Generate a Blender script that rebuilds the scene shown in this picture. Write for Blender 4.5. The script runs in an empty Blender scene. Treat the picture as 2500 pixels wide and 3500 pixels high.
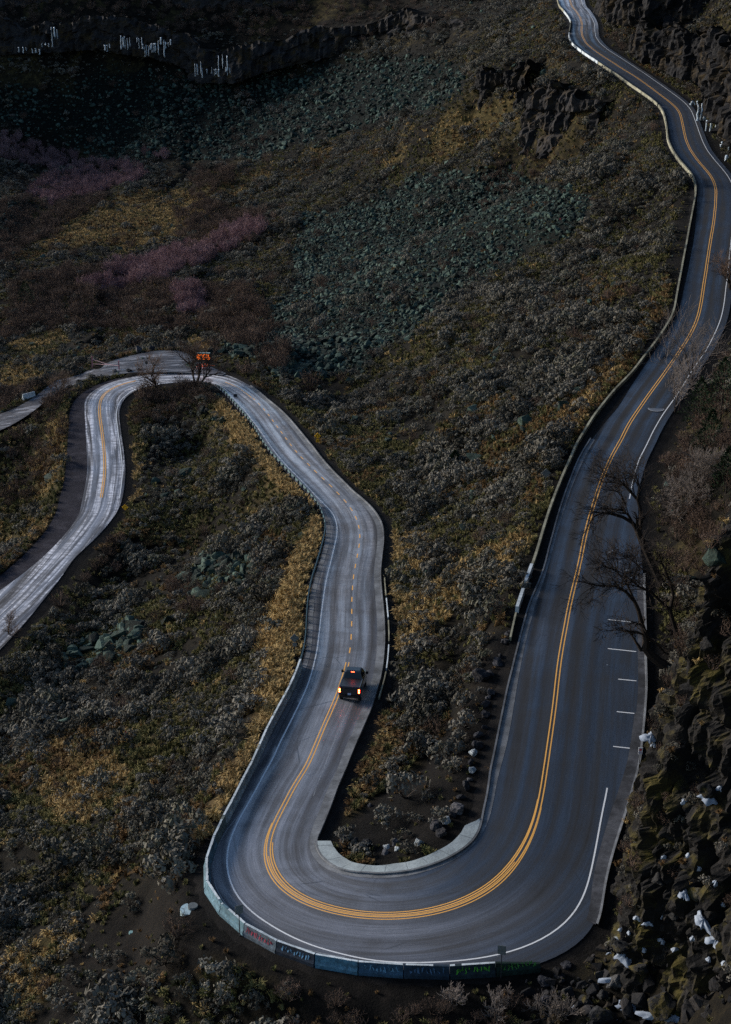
import bpy, bmesh, math, random
import numpy as np
from mathutils import Vector, Matrix, Euler
R = math.radians
PI = math.pi
random.seed(7)
rng = np.random.default_rng(11)
scn = bpy.context.scene
COL = scn.collection

# ------------------------------------------------------------------ camera, sky, sun, exposure
TH = R(23.12); F = 5542.0; CX, CY, H = 1250.0, 1750.0, 72.0
cam_d = bpy.data.cameras.new("camera"); cam = bpy.data.objects.new("camera", cam_d); COL.objects.link(cam)
cam.location = (0, 0, H); cam.rotation_euler = (PI/2 - TH, 0, 0)
cam_d.sensor_fit = 'VERTICAL'; cam_d.sensor_height = 36.0; cam_d.lens = F/3500*36.0
cam_d.clip_start = 1.0; cam_d.clip_end = 4000
scn.camera = cam
SUN_EL, SUN_AZ = R(16.5), R(-64)           # azimuth measured from +Y (view direction) towards +X
w = bpy.data.worlds.new("World"); scn.world = w; w.use_nodes = True
nt = w.node_tree
sky = nt.nodes.new("ShaderNodeTexSky"); sky.sky_type = 'NISHITA'; sky.sun_disc = False
sky.sun_elevation = SUN_EL; sky.sun_rotation = SUN_AZ
sky.altitude = 1000; sky.air_density = 1.0; sky.dust_density = 1.0; sky.ozone_density = 2.0
bg = nt.nodes["Background"]; bg.inputs[1].default_value = 0.058
nt.links.new(sky.outputs[0], bg.inputs[0])
sd = bpy.data.lights.new("sun", 'SUN'); sd.energy = 2.0; sd.angle = R(17); sd.color = (1.0, 0.92, 0.84)
so = bpy.data.objects.new("sun", sd); COL.objects.link(so)
sv = Vector((math.sin(SUN_AZ)*math.cos(SUN_EL), math.cos(SUN_AZ)*math.cos(SUN_EL), math.sin(SUN_EL)))
so.rotation_euler = sv.to_track_quat('Z', 'Y').to_euler()
vs = scn.view_settings; vs.view_transform = 'Standard'; vs.look = 'None'; vs.exposure = 1.5; vs.gamma = 1.0
vs.use_curve_mapping = False
scn.cycles.max_bounces = 4; scn.cycles.diffuse_bounces = 2; scn.cycles.glossy_bounces = 2
scn.cycles.use_denoising = False; scn.cycles.sample_clamp_indirect = 2.0

# ------------------------------------------------------------------ mapping between photo and place
ct, st = math.cos(TH), math.sin(TH)
def unproj(px, py, z):
    y = (py-CY)/F
    t = (H-z)/(st + y*ct)
    return np.array([(px-CX)/F*t, (ct - y*st)*t, z])
def unprojY(px, py, Y):
    y = (py-CY)/F
    t = Y/(ct - y*st)
    return np.array([(px-CX)/F*t, Y, H - (st + y*ct)*t])
def proj(X, Y, Z):
    d = Y*ct + (H-Z)*st
    return CX + F*X/d, CY + F*((H-Z)*ct - Y*st)/d, d
D = 1/0.6496
T = {1: (0, 0, .7697), 2: (1250, 0, .7697), 3: (0, 875, .7697), 4: (1250, 875, .7697), 5: (0, 1750, .7697), 6: (1250, 1750, .7697),
     7: (0, 2625, .7697), 8: (1250, 2625, .7697), 'U': (1850, 0, .4002), 'V': (2100, 700, .3518), 'W': (1850, 1500, .4002),
     'X': (1900, 2600, .3957), 'Y': (650, 2950, .4002), 'Z': (200, 1150, .431), 'Q': (1000, 2600, .4618), 'D': (0, 0, D), 'S': (0, 0, 1)}
def tr(*a):
    """tr('U', [(x, y), ...], 'V', [...]) -> list of photo points"""
    out = []
    for k, pts in zip(a[::2], a[1::2]):
        x0, y0, s = T[k]
        out += [(x0+s*x, y0+s*y) for x, y in pts]
    return out

# ------------------------------------------------------------------ noise
def _hash(ix, iy, seed):
    n = (ix*374761393 + iy*668265263 + seed*1442695041) & 0xffffffff
    n = ((n ^ (n >> 13))*1274126177) & 0xffffffff
    return ((n ^ (n >> 16)) & 0xffff)/65535.0
def vnoise(x, y, seed=0):
    x = np.asarray(x, float); y = np.asarray(y, float)
    ix = np.floor(x).astype(np.int64); iy = np.floor(y).astype(np.int64)
    fx = x-ix; fy = y-iy; fx = fx*fx*(3-2*fx); fy = fy*fy*(3-2*fy)
    a = _hash(ix, iy, seed); b = _hash(ix+1, iy, seed); c = _hash(ix, iy+1, seed); d = _hash(ix+1, iy+1, seed)
    return (a+(b-a)*fx)*(1-fy) + (c+(d-c)*fx)*fy
def fbm(x, y, o=4, seed=0):
    x = np.asarray(x, float); y = np.asarray(y, float)
    s = 0; a = .5; t = 0
    for k in range(o):
        s = s + a*vnoise(x*2**k+17.3*k, y*2**k-9.1*k, seed+k); t += a; a *= .5
    return s/t
def sstep(a, b, x):
    t = np.clip((np.asarray(x, float)-a)/(b-a), 0, 1); return t*t*(3-2*t)

# ------------------------------------------------------------------ objects and tags
def tag(o, label=None, cat=None, group=None, kind=None):
    if label: o['label'] = label
    if cat: o['category'] = cat
    if group: o['group'] = group
    if kind: o['kind'] = kind
    return o
def mesh(name, verts, faces, mats=None, smooth=False, fmat=None):
    me = bpy.data.meshes.new(name)
    me.from_pydata([tuple(map(float, v)) for v in verts], [], [tuple(map(int, f)) for f in faces])
    for m in (mats if isinstance(mats, (list, tuple)) else [mats] if mats else []): me.materials.append(m)
    if fmat is not None: me.polygons.foreach_set('material_index', np.asarray(fmat, np.int32))
    if smooth: me.polygons.foreach_set('use_smooth', np.ones(len(me.polygons), bool))
    me.update(); return me
def obj(name, me, parent=None):
    o = bpy.data.objects.new(name, me); COL.objects.link(o)
    if parent: o.parent = parent
    return o
def empty(name, loc=(0, 0, 0), rz=0):
    o = bpy.data.objects.new(name, None); COL.objects.link(o); o.location = tuple(map(float, loc)); o.rotation_euler = (0, 0, rz)
    o.empty_display_size = .3
    return o
class MB:
    """collects simple shapes into one mesh"""
    def __init__(s): s.v = []; s.f = []; s.m = []
    def add(s, v, f, mi=0):
        b = len(s.v); s.v += [tuple(map(float, p)) for p in v]; s.f += [tuple(b+i for i in q) for q in f]; s.m += [mi]*len(f)
    def box(s, c, d, mi=0, rz=0, taper=1.0):
        x, y, z = [q/2 for q in d]; ca, sa = math.cos(rz), math.sin(rz); v = []
        for sz in (-1, 1):
            k = taper if sz > 0 else 1
            for sx, sy in ((-1, -1), (1, -1), (1, 1), (-1, 1)):
                a, b = sx*x*k, sy*y*k
                v.append((c[0]+a*ca-b*sa, c[1]+a*sa+b*ca, c[2]+sz*z))
        s.add(v, [(0, 3, 2, 1), (4, 5, 6, 7), (0, 1, 5, 4), (1, 2, 6, 5), (2, 3, 7, 6), (3, 0, 4, 7)], mi)
    def tube(s, pts, rad, n=6, mi=0, cap=True):
        pts = [Vector(p) for p in pts]; rad = rad if hasattr(rad, '__len__') else [rad]*len(pts)
        rings = []; up = None
        for i, p in enumerate(pts):
            t = (pts[min(i+1, len(pts)-1)] - pts[max(i-1, 0)])
            if t.length < 1e-9: t = Vector((0, 0, 1))
            t.normalize()
            if up is None: up = t.orthogonal().normalized()
            else:
                up = up - t*up.dot(t); up = up.normalized() if up.length > 1e-6 else t.orthogonal().normalized()
            b = t.cross(up)
            rings.append([p + (up*math.cos(2*PI*k/n) + b*math.sin(2*PI*k/n))*rad[i] for k in range(n)])
        f = []
        for i in range(len(pts)-1):
            for k in range(n): f.append((i*n+k, i*n+(k+1) % n, (i+1)*n+(k+1) % n, (i+1)*n+k))
        if cap and n > 2: f.append(tuple(range(n))[::-1]); f.append(tuple((len(pts)-1)*n+k for k in range(n)))
        s.add([q for r in rings for q in r], f, mi)
    def disc(s, c, r0, z0, r1, z1, n=24, mi=0, sx=1):
        v = [(c[0]+r0*sx*math.cos(2*PI*k/n), c[1]+r0*math.sin(2*PI*k/n), c[2]+z0) for k in range(n)]
        v += [(c[0]+r1*sx*math.cos(2*PI*k/n), c[1]+r1*math.sin(2*PI*k/n), c[2]+z1) for k in range(n)]
        f = [(k, (k+1) % n, n+(k+1) % n, n+k) for k in range(n)] + [tuple(n+k for k in range(n)), tuple(range(n))[::-1]]
        s.add(v, f, mi)
    def prism(s, prof, x0, x1, mi=0):
        """profile in (y, z), extruded along x"""
        n = len(prof)
        v = [(x0, y, z) for y, z in prof] + [(x1, y, z) for y, z in prof]
        s.add(v, [(k, (k+1) % n, n+(k+1) % n, n+k) for k in range(n)] + [tuple(range(n))[::-1], tuple(n+k for k in range(n))], mi)
    def me(s, name, mats, smooth=False): return mesh(name, s.v, s.f, mats, smooth, s.m)
    def obj(s, name, mats, parent=None, smooth=False): return obj(name, s.me(name, mats, smooth), parent)

# ------------------------------------------------------------------ materials
def mat(name, col=(.5, .5, .5), rough=.8, spec=.3, metal=0.0):
    m = bpy.data.materials.new(name); m.use_nodes = True
    b = m.node_tree.nodes["Principled BSDF"]
    b.inputs['Base Color'].default_value = (*col, 1); b.inputs['Roughness'].default_value = rough
    b.inputs['Specular IOR Level'].default_value = spec; b.inputs['Metallic'].default_value = metal
    return m
class NT:
    def __init__(s, m): s.t = m.node_tree; s.b = s.t.nodes["Principled BSDF"]
    def n(s, typ, **kw):
        q = s.t.nodes.new(typ)
        for k, v in kw.items():
            if k == 'ins':
                for a, c in v.items(): s.set(q, a, c)
            else: setattr(q, k, v)
        return q
    def set(s, q, a, c):
        if isinstance(c, bpy.types.NodeSocket): s.t.links.new(c, q.inputs[a])
        else: q.inputs[a].default_value = c
    def pos(s): return s.n('ShaderNodeNewGeometry').outputs['Position']
    def noise(s, scale, vec=None, detail=4, rough=.55, dist=0):
        q = s.n('ShaderNodeTexNoise', ins={'Scale': scale, 'Detail': detail, 'Roughness': rough, 'Distortion': dist})
        if vec is not None: s.t.links.new(vec, q.inputs['Vector'])
        return q.outputs['Fac']
    def ramp(s, fac, stops):
        q = s.n('ShaderNodeValToRGB'); s.t.links.new(fac, q.inputs[0]); e = q.color_ramp.elements
        while len(e) > 2: e.remove(e[-1])
        while len(e) < len(stops): e.new(.5)
        for k, (p, c) in enumerate(stops):
            e[k].position = p; e[k].color = (*c, 1) if hasattr(c, '__len__') else (c, c, c, 1)
        return q.outputs[0]
    def mix(s, fac, a, b, mode='MIX'):
        q = s.n('ShaderNodeMix', data_type='RGBA', blend_type=mode)
        for i, c in ((0, fac), (6, a), (7, b)):
            if isinstance(c, bpy.types.NodeSocket): s.t.links.new(c, q.inputs[i])
            else: q.inputs[i].default_value = c if not hasattr(c, '__len__') else (*c, 1)
        return q.outputs[2]
    def math(s, op, a, b=0.0, clamp=False):
        q = s.n('ShaderNodeMath', operation=op, use_clamp=clamp); s.set(q, 0, a); s.set(q, 1, b); return q.outputs[0]
    def attr(s, name): return s.n('ShaderNodeAttribute', attribute_name=name)
    def bump(s, h, strength=.5, dist=.1):
        q = s.n('ShaderNodeBump', ins={'Strength': strength, 'Distance': dist, 'Height': h}); s.t.links.new(q.outputs[0], s.b.inputs['Normal'])
    def col(s, c): s.set(s.b, 'Base Color', c)
    def rough(s, c): s.set(s.b, 'Roughness', c)
M = {}
def mapped(N, vec, sc):
    return N.n('ShaderNodeMapping', ins={'Vector': vec, 'Scale': sc}).outputs[0]

# asphalt: UV = (across in metres, along in metres); section attributes mix real surface tone with painted sheen
def asphalt():
    m = mat('asphalt', rough=.5, spec=.5); N = NT(m)
    uv = N.n('ShaderNodeUVMap').outputs[0]
    streak = N.noise(1.0, mapped(N, uv, (1.0, .022, 1)), 5, .62, .25)
    fine = N.noise(1.0, mapped(N, uv, (7, .22, 1)), 4, .6)
    patch = N.noise(.22, uv, 4, .6, .6)
    grain = N.noise(14, N.pos(), 3, .7)
    age_sheen = N.attr('age').outputs['Fac']           # 0 dark newer asphalt, 1 older asphalt paled by painted-in sheen
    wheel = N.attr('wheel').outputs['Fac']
    base = N.mix(age_sheen, (.020, .027, .040), (.190, .192, .208))
    t = N.math('SUBTRACT', N.math('ADD', N.math('MULTIPLY', streak, .72), N.math('MULTIPLY', patch, .28)), N.math('MULTIPLY', wheel, .13))
    k = N.ramp(t, [(.30, .30), (.44, .70), (.60, 1.65)])
    c = N.mix(1.0, base, k, 'MULTIPLY')
    c = N.mix(1.0, c, N.ramp(fine, [(.3, .74), (.7, 1.25)]), 'MULTIPLY')
    c = N.mix(1.0, c, N.ramp(grain, [(.3, .72), (.7, 1.28)]), 'MULTIPLY')
    c = N.mix(N.math('MULTIPLY', wheel, .8), c, N.mix(1.0, c, (.35, .35, .40), 'MULTIPLY'))
    # cracks, with sealer
    crk = N.n('ShaderNodeTexVoronoi', feature='DISTANCE_TO_EDGE', ins={'Scale': .16, 'Vector': mapped(N, uv, (1.0, .55, 1))}).outputs['Distance']
    c = N.mix(N.math('MULTIPLY', N.ramp(crk, [(.0, 1.0), (.012, 0.0)]), N.ramp(patch, [(.5, 0.0), (.62, .8)])), c, (.02, .021, .025))
    # far sections: dried salt streaks, with wet sheen painted in as pale colour
    salt_sheen = N.attr('salt').outputs['Fac']
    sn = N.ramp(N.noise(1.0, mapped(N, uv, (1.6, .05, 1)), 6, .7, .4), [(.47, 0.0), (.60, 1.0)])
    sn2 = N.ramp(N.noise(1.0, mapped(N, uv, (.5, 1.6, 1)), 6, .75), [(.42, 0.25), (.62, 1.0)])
    c = N.mix(N.math('MULTIPLY', salt_sheen, N.math('MULTIPLY', sn, sn2)), c, (.78, .78, .82))
    N.col(c)
    r = N.ramp(t, [(.34, .90), (.58, .34)])
    N.rough(N.math('SUBTRACT', N.math('ADD', r, N.math('MULTIPLY', grain, .06)), N.math('MULTIPLY', age_sheen, .14)))
    N.bump(grain, .35, .02)
    return m
M['asphalt'] = asphalt()
def paint(name, col, worn=.45):
    m = mat(name, col, .6, .3); N = NT(m)
    n = N.noise(3.0, N.pos(), 6, .75); n2 = N.noise(.35, N.pos(), 3, .6)
    f = N.ramp(N.math('ADD', N.math('MULTIPLY', n, .65), N.math('MULTIPLY', n2, .35)), [(worn-.08, 1.0), (worn+.03, 0.0)])
    N.col(N.mix(N.math('MULTIPLY', f, .75), N.mix(n, tuple(c*.78 for c in col), col), (.08, .08, .085)))
    return m
M['yellow'] = paint('yellow_road_paint', (.90, .46, .10), .36)
M['white'] = paint('white_road_paint', (.80, .82, .82), .40)
M['faint'] = paint('worn_white_paint', (.30, .32, .34), .50)
def concrete(name, a, b, sc=1.2, stain=.5):
    m = mat(name, a, .85, .25); N = NT(m)
    n = N.noise(sc, N.pos(), 6, .65); n2 = N.noise(sc*9, N.pos(), 4, .7); n3 = N.noise(.35, N.pos(), 4, .6)
    c = N.mix(N.ramp(n, [(.35, 0.0), (.65, 1.0)]), a, b)
    c = N.mix(1.0, c, N.ramp(n2, [(.3, .72), (.7, 1.2)]), 'MULTIPLY')
    c = N.mix(1.0, c, N.ramp(n3, [(.35, 1-stain), (.6, 1.1)]), 'MULTIPLY')
    N.col(c); N.bump(n2, .4, .02); return m
M['darkgutter'] = concrete('grimy_gutter_concrete', (.085, .088, .098), (.045, .046, .052), 2.2, .6)
M['kerbtop'] = concrete('pale_kerb_concrete', (.26, .27, .28), (.16, .165, .17), 2.0, .4)
M['gutter'] = concrete('weathered_gutter_concrete', (.20, .21, .22), (.13, .135, .14))
M['sidewalk'] = concrete('pale_green_grey_concrete', (.36, .41, .41), (.28, .32, .33), .8, .25)
M['barrier'] = concrete('painted_barrier_concrete', (.34, .46, .52), (.20, .29, .35), 2.0, .55)
M['barrier_top'] = concrete('pale_barrier_concrete', (.66, .72, .74), (.42, .48, .50), 3.0, .3)
M['wallcap'] = concrete('mossy_wall_concrete', (.34, .33, .24), (.20, .19, .13), 1.0, .5)
def soil(name, a, b, c3, sc=.6):
    m = mat(name, a, .95, .1); N = NT(m)
    n = N.noise(sc, N.pos(), 7, .65); n2 = N.noise(sc*14, N.pos(), 4, .7)
    c = N.ramp(n, [(.32, a), (.5, b), (.68, c3)])
    c = N.mix(1.0, c, N.ramp(n2, [(.3, .55), (.72, 1.45)]), 'MULTIPLY')
    N.col(c); N.bump(n2, .8, .08); return m
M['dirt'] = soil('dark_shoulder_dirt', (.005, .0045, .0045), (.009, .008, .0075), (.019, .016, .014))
M['gravel'] = soil('purple_grey_gravel', (.016, .015, .020), (.026, .024, .031), (.048, .045, .054))
def ground():
    m = mat('canyon_ground', rough=.97, spec=.1); N = NT(m)
    P = N.pos(); n = N.noise(.5, P, 7, .65); n2 = N.noise(5, P, 5, .7); n0 = N.noise(.05, P, 4, .6)
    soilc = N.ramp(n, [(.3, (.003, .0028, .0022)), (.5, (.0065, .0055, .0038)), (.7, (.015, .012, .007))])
    grassc = N.ramp(N.noise(1.0, mapped(N, P, (.9, .45, .9)), 7, .7), [(.3, (.014, .012, .005)), (.5, (.042, .033, .012)), (.7, (.10, .075, .028))])
    rockc = N.ramp(N.noise(1.2, P, 6, .7), [(.35, (.0015, .0025, .0022)), (.6, (.004, .007, .006)), (.75, (.012, .018, .016))])
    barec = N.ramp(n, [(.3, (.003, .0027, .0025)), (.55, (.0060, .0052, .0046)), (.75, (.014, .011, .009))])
    c = N.mix(N.ramp(N.math('ADD', N.attr('grass').outputs['Fac'], N.math('MULTIPLY', N.math('SUBTRACT', n, .5), .9)), [(.35, 0.0), (.65, 1.0)]), soilc, grassc)
    c = N.mix(N.attr('bare').outputs['Fac'], c, barec)
    c = N.mix(N.attr('talus').outputs['Fac'], c, rockc)
    path = N.attr('trail').outputs['Fac']
    c = N.mix(N.attr('bank').outputs['Fac'], c, N.ramp(N.noise(1.0, mapped(N, P, (1.4, .5, .9)), 7, .7), [(.3, (.10, .068, .028)), (.5, (.21, .145, .062)), (.7, (.33, .235, .105))]))  # bank: golden dry grass, its sunlit brightness painted into the colour
    c = N.mix(path, c, (.20, .165, .125))
    c = N.mix(1.0, c, N.ramp(n2, [(.3, .5), (.7, 1.5)]), 'MULTIPLY')
    N.col(c); N.bump(n2, 1.0, .15); return m
M['ground'] = ground()
def foliage(name, cols, rough=.9, var=.5, sc=1.5):
    m = mat(name, cols[0], rough, .12); N = NT(m)
    rnd = N.n('ShaderNodeObjectInfo').outputs['Random']
    n = N.noise(sc, N.pos(), 3, .6)
    k = N.math('ADD', N.math('MULTIPLY', rnd, var), N.math('MULTIPLY', n, 1-var))
    st_ = [(i/(len(cols)-1)*.7+.15, c) for i, c in enumerate(cols)]
    N.col(N.ramp(k, st_)); return m
M['sage'] = foliage('grey_sage_leaves', [(.019, .018, .013), (.060, .057, .046), (.155, .145, .122), (.062, .066, .036)])
M['twig'] = foliage('dark_twigs', [(.030, .022, .018), (.050, .038, .032)])
M['grass'] = foliage('dry_bunch_grass', [(.15, .098, .038), (.28, .19, .080), (.40, .285, .125), (.22, .16, .06)])
M['olive'] = foliage('olive_bunch_grass', [(.036, .034, .012), (.088, .080, .028), (.155, .138, .056), (.068, .076, .022)])
M['rustgrass'] = foliage('rusty_grass', [(.075, .045, .018), (.14, .082, .034), (.19, .125, .055)])
M['willow'] = foliage('purple_willow_twigs', [(.12, .072, .072), (.20, .122, .128), (.25, .165, .175)])
M['brush'] = foliage('brown_bare_twigs', [(.040, .028, .023), (.090, .062, .047), (.14, .098, .076)])
M['bark'] = foliage('dark_bark', [(.020, .016, .014), (.035, .028, .024)])
M['palebark'] = foliage('pale_dead_twigs', [(.10, .085, .075), (.18, .155, .14)])
M['juniper'] = foliage('dark_green_needles', [(.010, .022, .010), (.022, .040, .018)])
def rock(name, a, b, c3, moss=None, snow=0.0, sc=1.0):
    m = mat(name, a, .9, .2); N = NT(m); P = N.pos()
    rnd = N.n('ShaderNodeObjectInfo').outputs['Random']
    n = N.noise(sc, P, 7, .68); n2 = N.noise(sc*7, P, 4, .7)
    k = N.math('ADD', N.math('MULTIPLY', rnd, .35), N.math('MULTIPLY', n, .65))
    c = N.ramp(k, [(.30, a), (.50, b), (.70, c3)])
    c = N.mix(1.0, c, N.ramp(n2, [(.3, .55), (.7, 1.4)]), 'MULTIPLY')
    nz = N.n('ShaderNodeSeparateXYZ', ins={0: N.n('ShaderNodeNewGeometry').outputs['Normal']}).outputs['Z']
    if moss:
        mm = N.ramp(N.noise(sc*.55, P, 5, .65), [(.50, 0.0), (.60, 1.0)])
        c = N.mix(N.math('MULTIPLY', mm, N.ramp(nz, [(.0, .35), (.5, 1.0)])), c, N.mix(n2, moss, tuple(q*.35 for q in moss)))
    if snow:
        sm = N.math('MULTIPLY', N.ramp(nz, [(.62, 0.0), (.78, 1.0)]), N.ramp(N.noise(.16, P, 3, .5), [(1-snow-.03, 0.0), (1-snow+.02, 1.0)]))
        c = N.mix(sm, c, (.42, .50, .58))
    N.col(c); N.bump(N.math('ADD', n, n2), .8, .12); return m
M['talus'] = rock('teal_lichen_talus', (.003, .006, .005), (.016, .031, .025), (.068, .108, .086))
M['basalt'] = rock('dark_basalt', (.004, .004, .005), (.012, .012, .013), (.034, .031, .030), moss=(.050, .032, .010), sc=.35)
M['nearbasalt'] = rock('mossy_basalt', (.004, .004, .004), (.011, .010, .0095), (.032, .028, .025), moss=(.066, .053, .009), snow=.30, sc=.45)
M['boulder'] = rock('grey_boulder', (.012, .012, .014), (.030, .030, .035), (.075, .075, .082))
M['mossboulder'] = rock('snowy_mossy_boulder', (.008, .008, .008), (.022, .022, .022), (.06, .06, .06), moss=(.085, .066, .012), snow=.22, sc=.9)
M['paleboulder'] = rock('pale_boulder', (.16, .18, .19), (.32, .36, .38), (.50, .52, .52), sc=3)
m = mat('ice', (.62, .74, .84), .35, .5); N = NT(m)
N.col(N.mix(N.ramp(N.noise(1.0, mapped(N, N.pos(), (1.2, 1.2, .25)), 5, .6), [(.35, 0.0), (.65, 1.0)]), (.09, .13, .16), (.56, .65, .72))); M['ice'] = m
m = mat('snow', (.74, .80, .86), .7, .2); N = NT(m)
N.col(N.mix(N.noise(2.5, N.pos(), 6, .75), (.08, .10, .13), (.40, .46, .54))); M['snow'] = m
M['steel'] = mat('galvanised_steel', (.30, .38, .42), .45, .5, .6)
M['darksteel'] = mat('dark_metal', (.035, .037, .04), .6, .3)
M['post'] = mat('weathered_post', (.055, .048, .042), .85, .2)
M['signback'] = concrete('dull_aluminium', (.14, .16, .165), (.10, .115, .12), 4, .2)
M['signyellow'] = mat('warning_yellow', (.85, .42, .02), .5, .3)
M['black'] = mat('black_paint', (.012, .012, .012), .5, .3)

# ------------------------------------------------------------------ the road: centre line with an even grade, measured along s
yel = tr('U', [(245,-60),(245,0),(262,50),(300,95),(335,150),(350,200),(345,260),(352,310),(385,370),(450,425),(520,475),(600,525),(700,590),(800,650),(900,720),(1000,795),(1100,870),(1160,925),(1190,975),(1205,1040),(1220,1120),(1240,1200),(1275,1280),(1330,1360),(1400,1440),(1450,1500),(1480,1560),(1495,1620),(1492,1700)],
 'V', [(985,0),(965,180),(940,330),(915,480),(893,640),(870,780),(850,920),(825,1050),(790,1160),(735,1270),(670,1370),(600,1475),(530,1575),(450,1690),(360,1810),(280,1925),(200,2040),(130,2150)],
 'W', [(690,0),(600,150),(540,290),(485,440),(440,590),(400,730),(365,880),(335,1040),(300,1180),(265,1320),(235,1450),(210,1600),(188,1720),(165,1850),(150,1970),(135,2100)],
 6, [(840,860),(820,1000)], 8, [(800,0),(788,80),(772,170),(748,260),(712,345),(665,420),(600,498),(530,550),(450,592),(370,622),(280,645),(180,658),(80,662),(0,660)])
IB = len(yel)-1
yel += tr(7, [(1560,650),(1450,625),(1350,590),(1280,548),(1235,505),(1205,455),(1188,400),(1188,345),(1200,290),(1225,235),(1255,180),(1290,110),(1320,55)],
 5, [(1362,1137),(1400,1040),(1440,950),(1475,870),(1505,800),(1525,740),(1545,670),(1558,600),(1562,530),(1563,470),(1563,415),(1564,365),(1567,320),(1572,275),(1580,232),(1588,192),(1596,152),(1600,112),(1598,75),(1587,35),(1570,0)],
 3, [(1543,1098),(1508,1060),(1475,1025),(1440,993),(1405,960),(1370,925),(1343,898),(1315,868),(1285,830),(1258,792),(1222,745),(1190,700),(1150,655),(1110,618),(1065,585),(1010,560),(960,546),(900,537),(840,534),(780,534),(700,538),(640,546),(580,558),(530,572),(490,590),(460,613),(445,640),(441,680),(444,720),(452,770),(458,820),(463,870),(466,920),(465,970),(458,1020),(450,1075),(437,1137)],
 5, [(375,90),(300,180),(215,275),(120,375),(0,490),(-130,610),(-280,745),(-430,890)])
yel = np.array(yel)
def resamp2(p, step):
    d = np.r_[0, np.cumsum(np.hypot(*np.diff(p, axis=0).T))]; q = np.arange(0, d[-1], step)
    return np.c_[np.interp(q, d, p[:, 0]), np.interp(q, d, p[:, 1])], np.searchsorted(q, d)
def grade(k, s):                       # metres climbed per metre away from the bend
    if k > 0: return .066
    return -np.interp(s, [0, 10, 60, 160, 190, 230, 400], [.03, .075, .085, .085, .05, .075, .08])
pts3 = {IB: unproj(*yel[IB], 0.0)}
for k in (-1, 1):
    i = IB; s = 0
    while 0 <= i-k < len(yel):
        j = i-k; z = pts3[i][2]
        for _ in range(12):
            q = unproj(*yel[j], z); ds = math.hypot(*(q-pts3[i])[:2]); z = pts3[i][2] + grade(k, s)*ds
        pts3[j] = unproj(*yel[j], z); s += ds; i = j
P0 = np.array([pts3[i] for i in range(len(yel))])
def gsm(a, sig):
    if sig <= 0: return a
    n = int(sig*3)+1; k = np.exp(-.5*(np.arange(-n, n+1)/sig)**2); k /= k.sum()
    if a.ndim == 1:
        p = np.r_[2*a[0]-a[1:n+1][::-1], a, 2*a[-1]-a[-n-1:-1][::-1]]; return np.convolve(p, k, 'valid')
    return np.stack([gsm(a[:, i], sig) for i in range(a.shape[1])], 1)
STEP = 0.5
d0 = np.r_[0, np.cumsum(np.hypot(*np.diff(P0[:, :2], axis=0).T))]
SS = np.arange(0, d0[-1], STEP)
PC = np.stack([np.interp(SS, d0, P0[:, i]) for i in range(3)], 1)
PC = gsm(PC, 3.2)
PC[:, 2] = gsm(PC[:, 2], 8)
SS = np.r_[0, np.cumsum(np.hypot(*np.diff(PC[:, :2], axis=0).T))]
TG = np.gradient(PC[:, :2], axis=0); TG /= np.hypot(*TG.T)[:, None]
NR = np.stack([-TG[:, 1], TG[:, 0]], 1)
NS = len(SS); PX = np.stack(proj(PC[:, 0], PC[:, 1], PC[:, 2])[:2], 1)
SB = SS[np.argmin(np.hypot(PX[:, 0]-1250, PX[:, 1]-3131))]
def s_at(x, y): return SS[np.argmin(np.hypot(PX[:, 0]-x, PX[:, 1]-y))]
def z_at(s): return np.interp(s, SS, PC[:, 2])
def road_pt(s, o, dz=0.0):
    return np.array([np.interp(s, SS, PC[:, 0]) + o*np.interp(s, SS, NR[:, 0]), np.interp(s, SS, PC[:, 1]) + o*np.interp(s, SS, NR[:, 1]), z_at(s)+dz])
def so_of(px, py, h=0.0):
    i = int(np.argmin(np.hypot(PX[:, 0]-px, PX[:, 1]-py)))
    for _ in range(5):
        q = unproj(px, py, PC[i, 2]+h)
        a, b = max(0, i-60), min(NS, i+60)
        i = a + int(np.argmin(np.hypot(PC[a:b, 0]-q[0], PC[a:b, 1]-q[1])))
    v = q[:2]-PC[i, :2]
    return SS[i] + float(v@TG[i]), float(v@NR[i])
def edge(pts, h=0.0, add=0.0):
    a = np.array([so_of(x, y, h) for x, y in pts]); a[:, 1] += add
    return a
def curve(*parts, sig=3.0):
    a = np.concatenate(parts); a = a[np.argsort(a[:, 0])]
    v = np.interp(SS, a[:, 0], a[:, 1])
    return gsm(v, sig), a[0, 0], a[-1, 0]
A_w1 = edge(tr('U', [(345,0),(355,50),(400,100),(430,145),(455,200),(460,260),(470,320),(510,375),(570,425),(660,480),(760,545),(860,610),(960,680),(1060,750),(1150,815),(1220,870),(1270,925),(1300,985),(1320,1040),(1345,1110),(1375,1190),(1420,1280),(1480,1360),(1540,1430),(1600,1510)],
  'V', [(1092,760),(1085,800),(1070,940),(1045,1070),(1010,1170),(960,1280),(900,1400),(830,1500),(740,1630),(660,1770),(570,1900),(480,2020),(410,2140),(340,2274)], 'W', [(880,90),(835,180),(800,290),(775,400),(755,520)]))
A_curb = edge(tr('W', [(872,1140),(875,1250),(880,1400),(885,1600),(885,1800),(890,2000),(893,2100)], 'X', [(715,0),(690,90),(655,220),(610,370),(560,530),(520,640),(490,740),(450,870),(410,1020),(385,1150),(365,1300),(350,1400),(335,1500)]), .12)
A_corn = edge(tr('X', [(300,1500),(260,1560),(180,1600),(80,1650),(0,1690)]))
A_barT = edge(tr('Y', [(1624,850),(1375,825),(1015,762),(735,652),(505,540),(335,390),(215,275),(140,145),(130,80),(135,0)], 7, [(918,430),(930,360),(975,260),(1000,200),(1050,110),(1105,0)], 5, [(1150,1040),(1200,930),(1250,840),(1300,745),(1335,655)]), .81)
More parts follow.
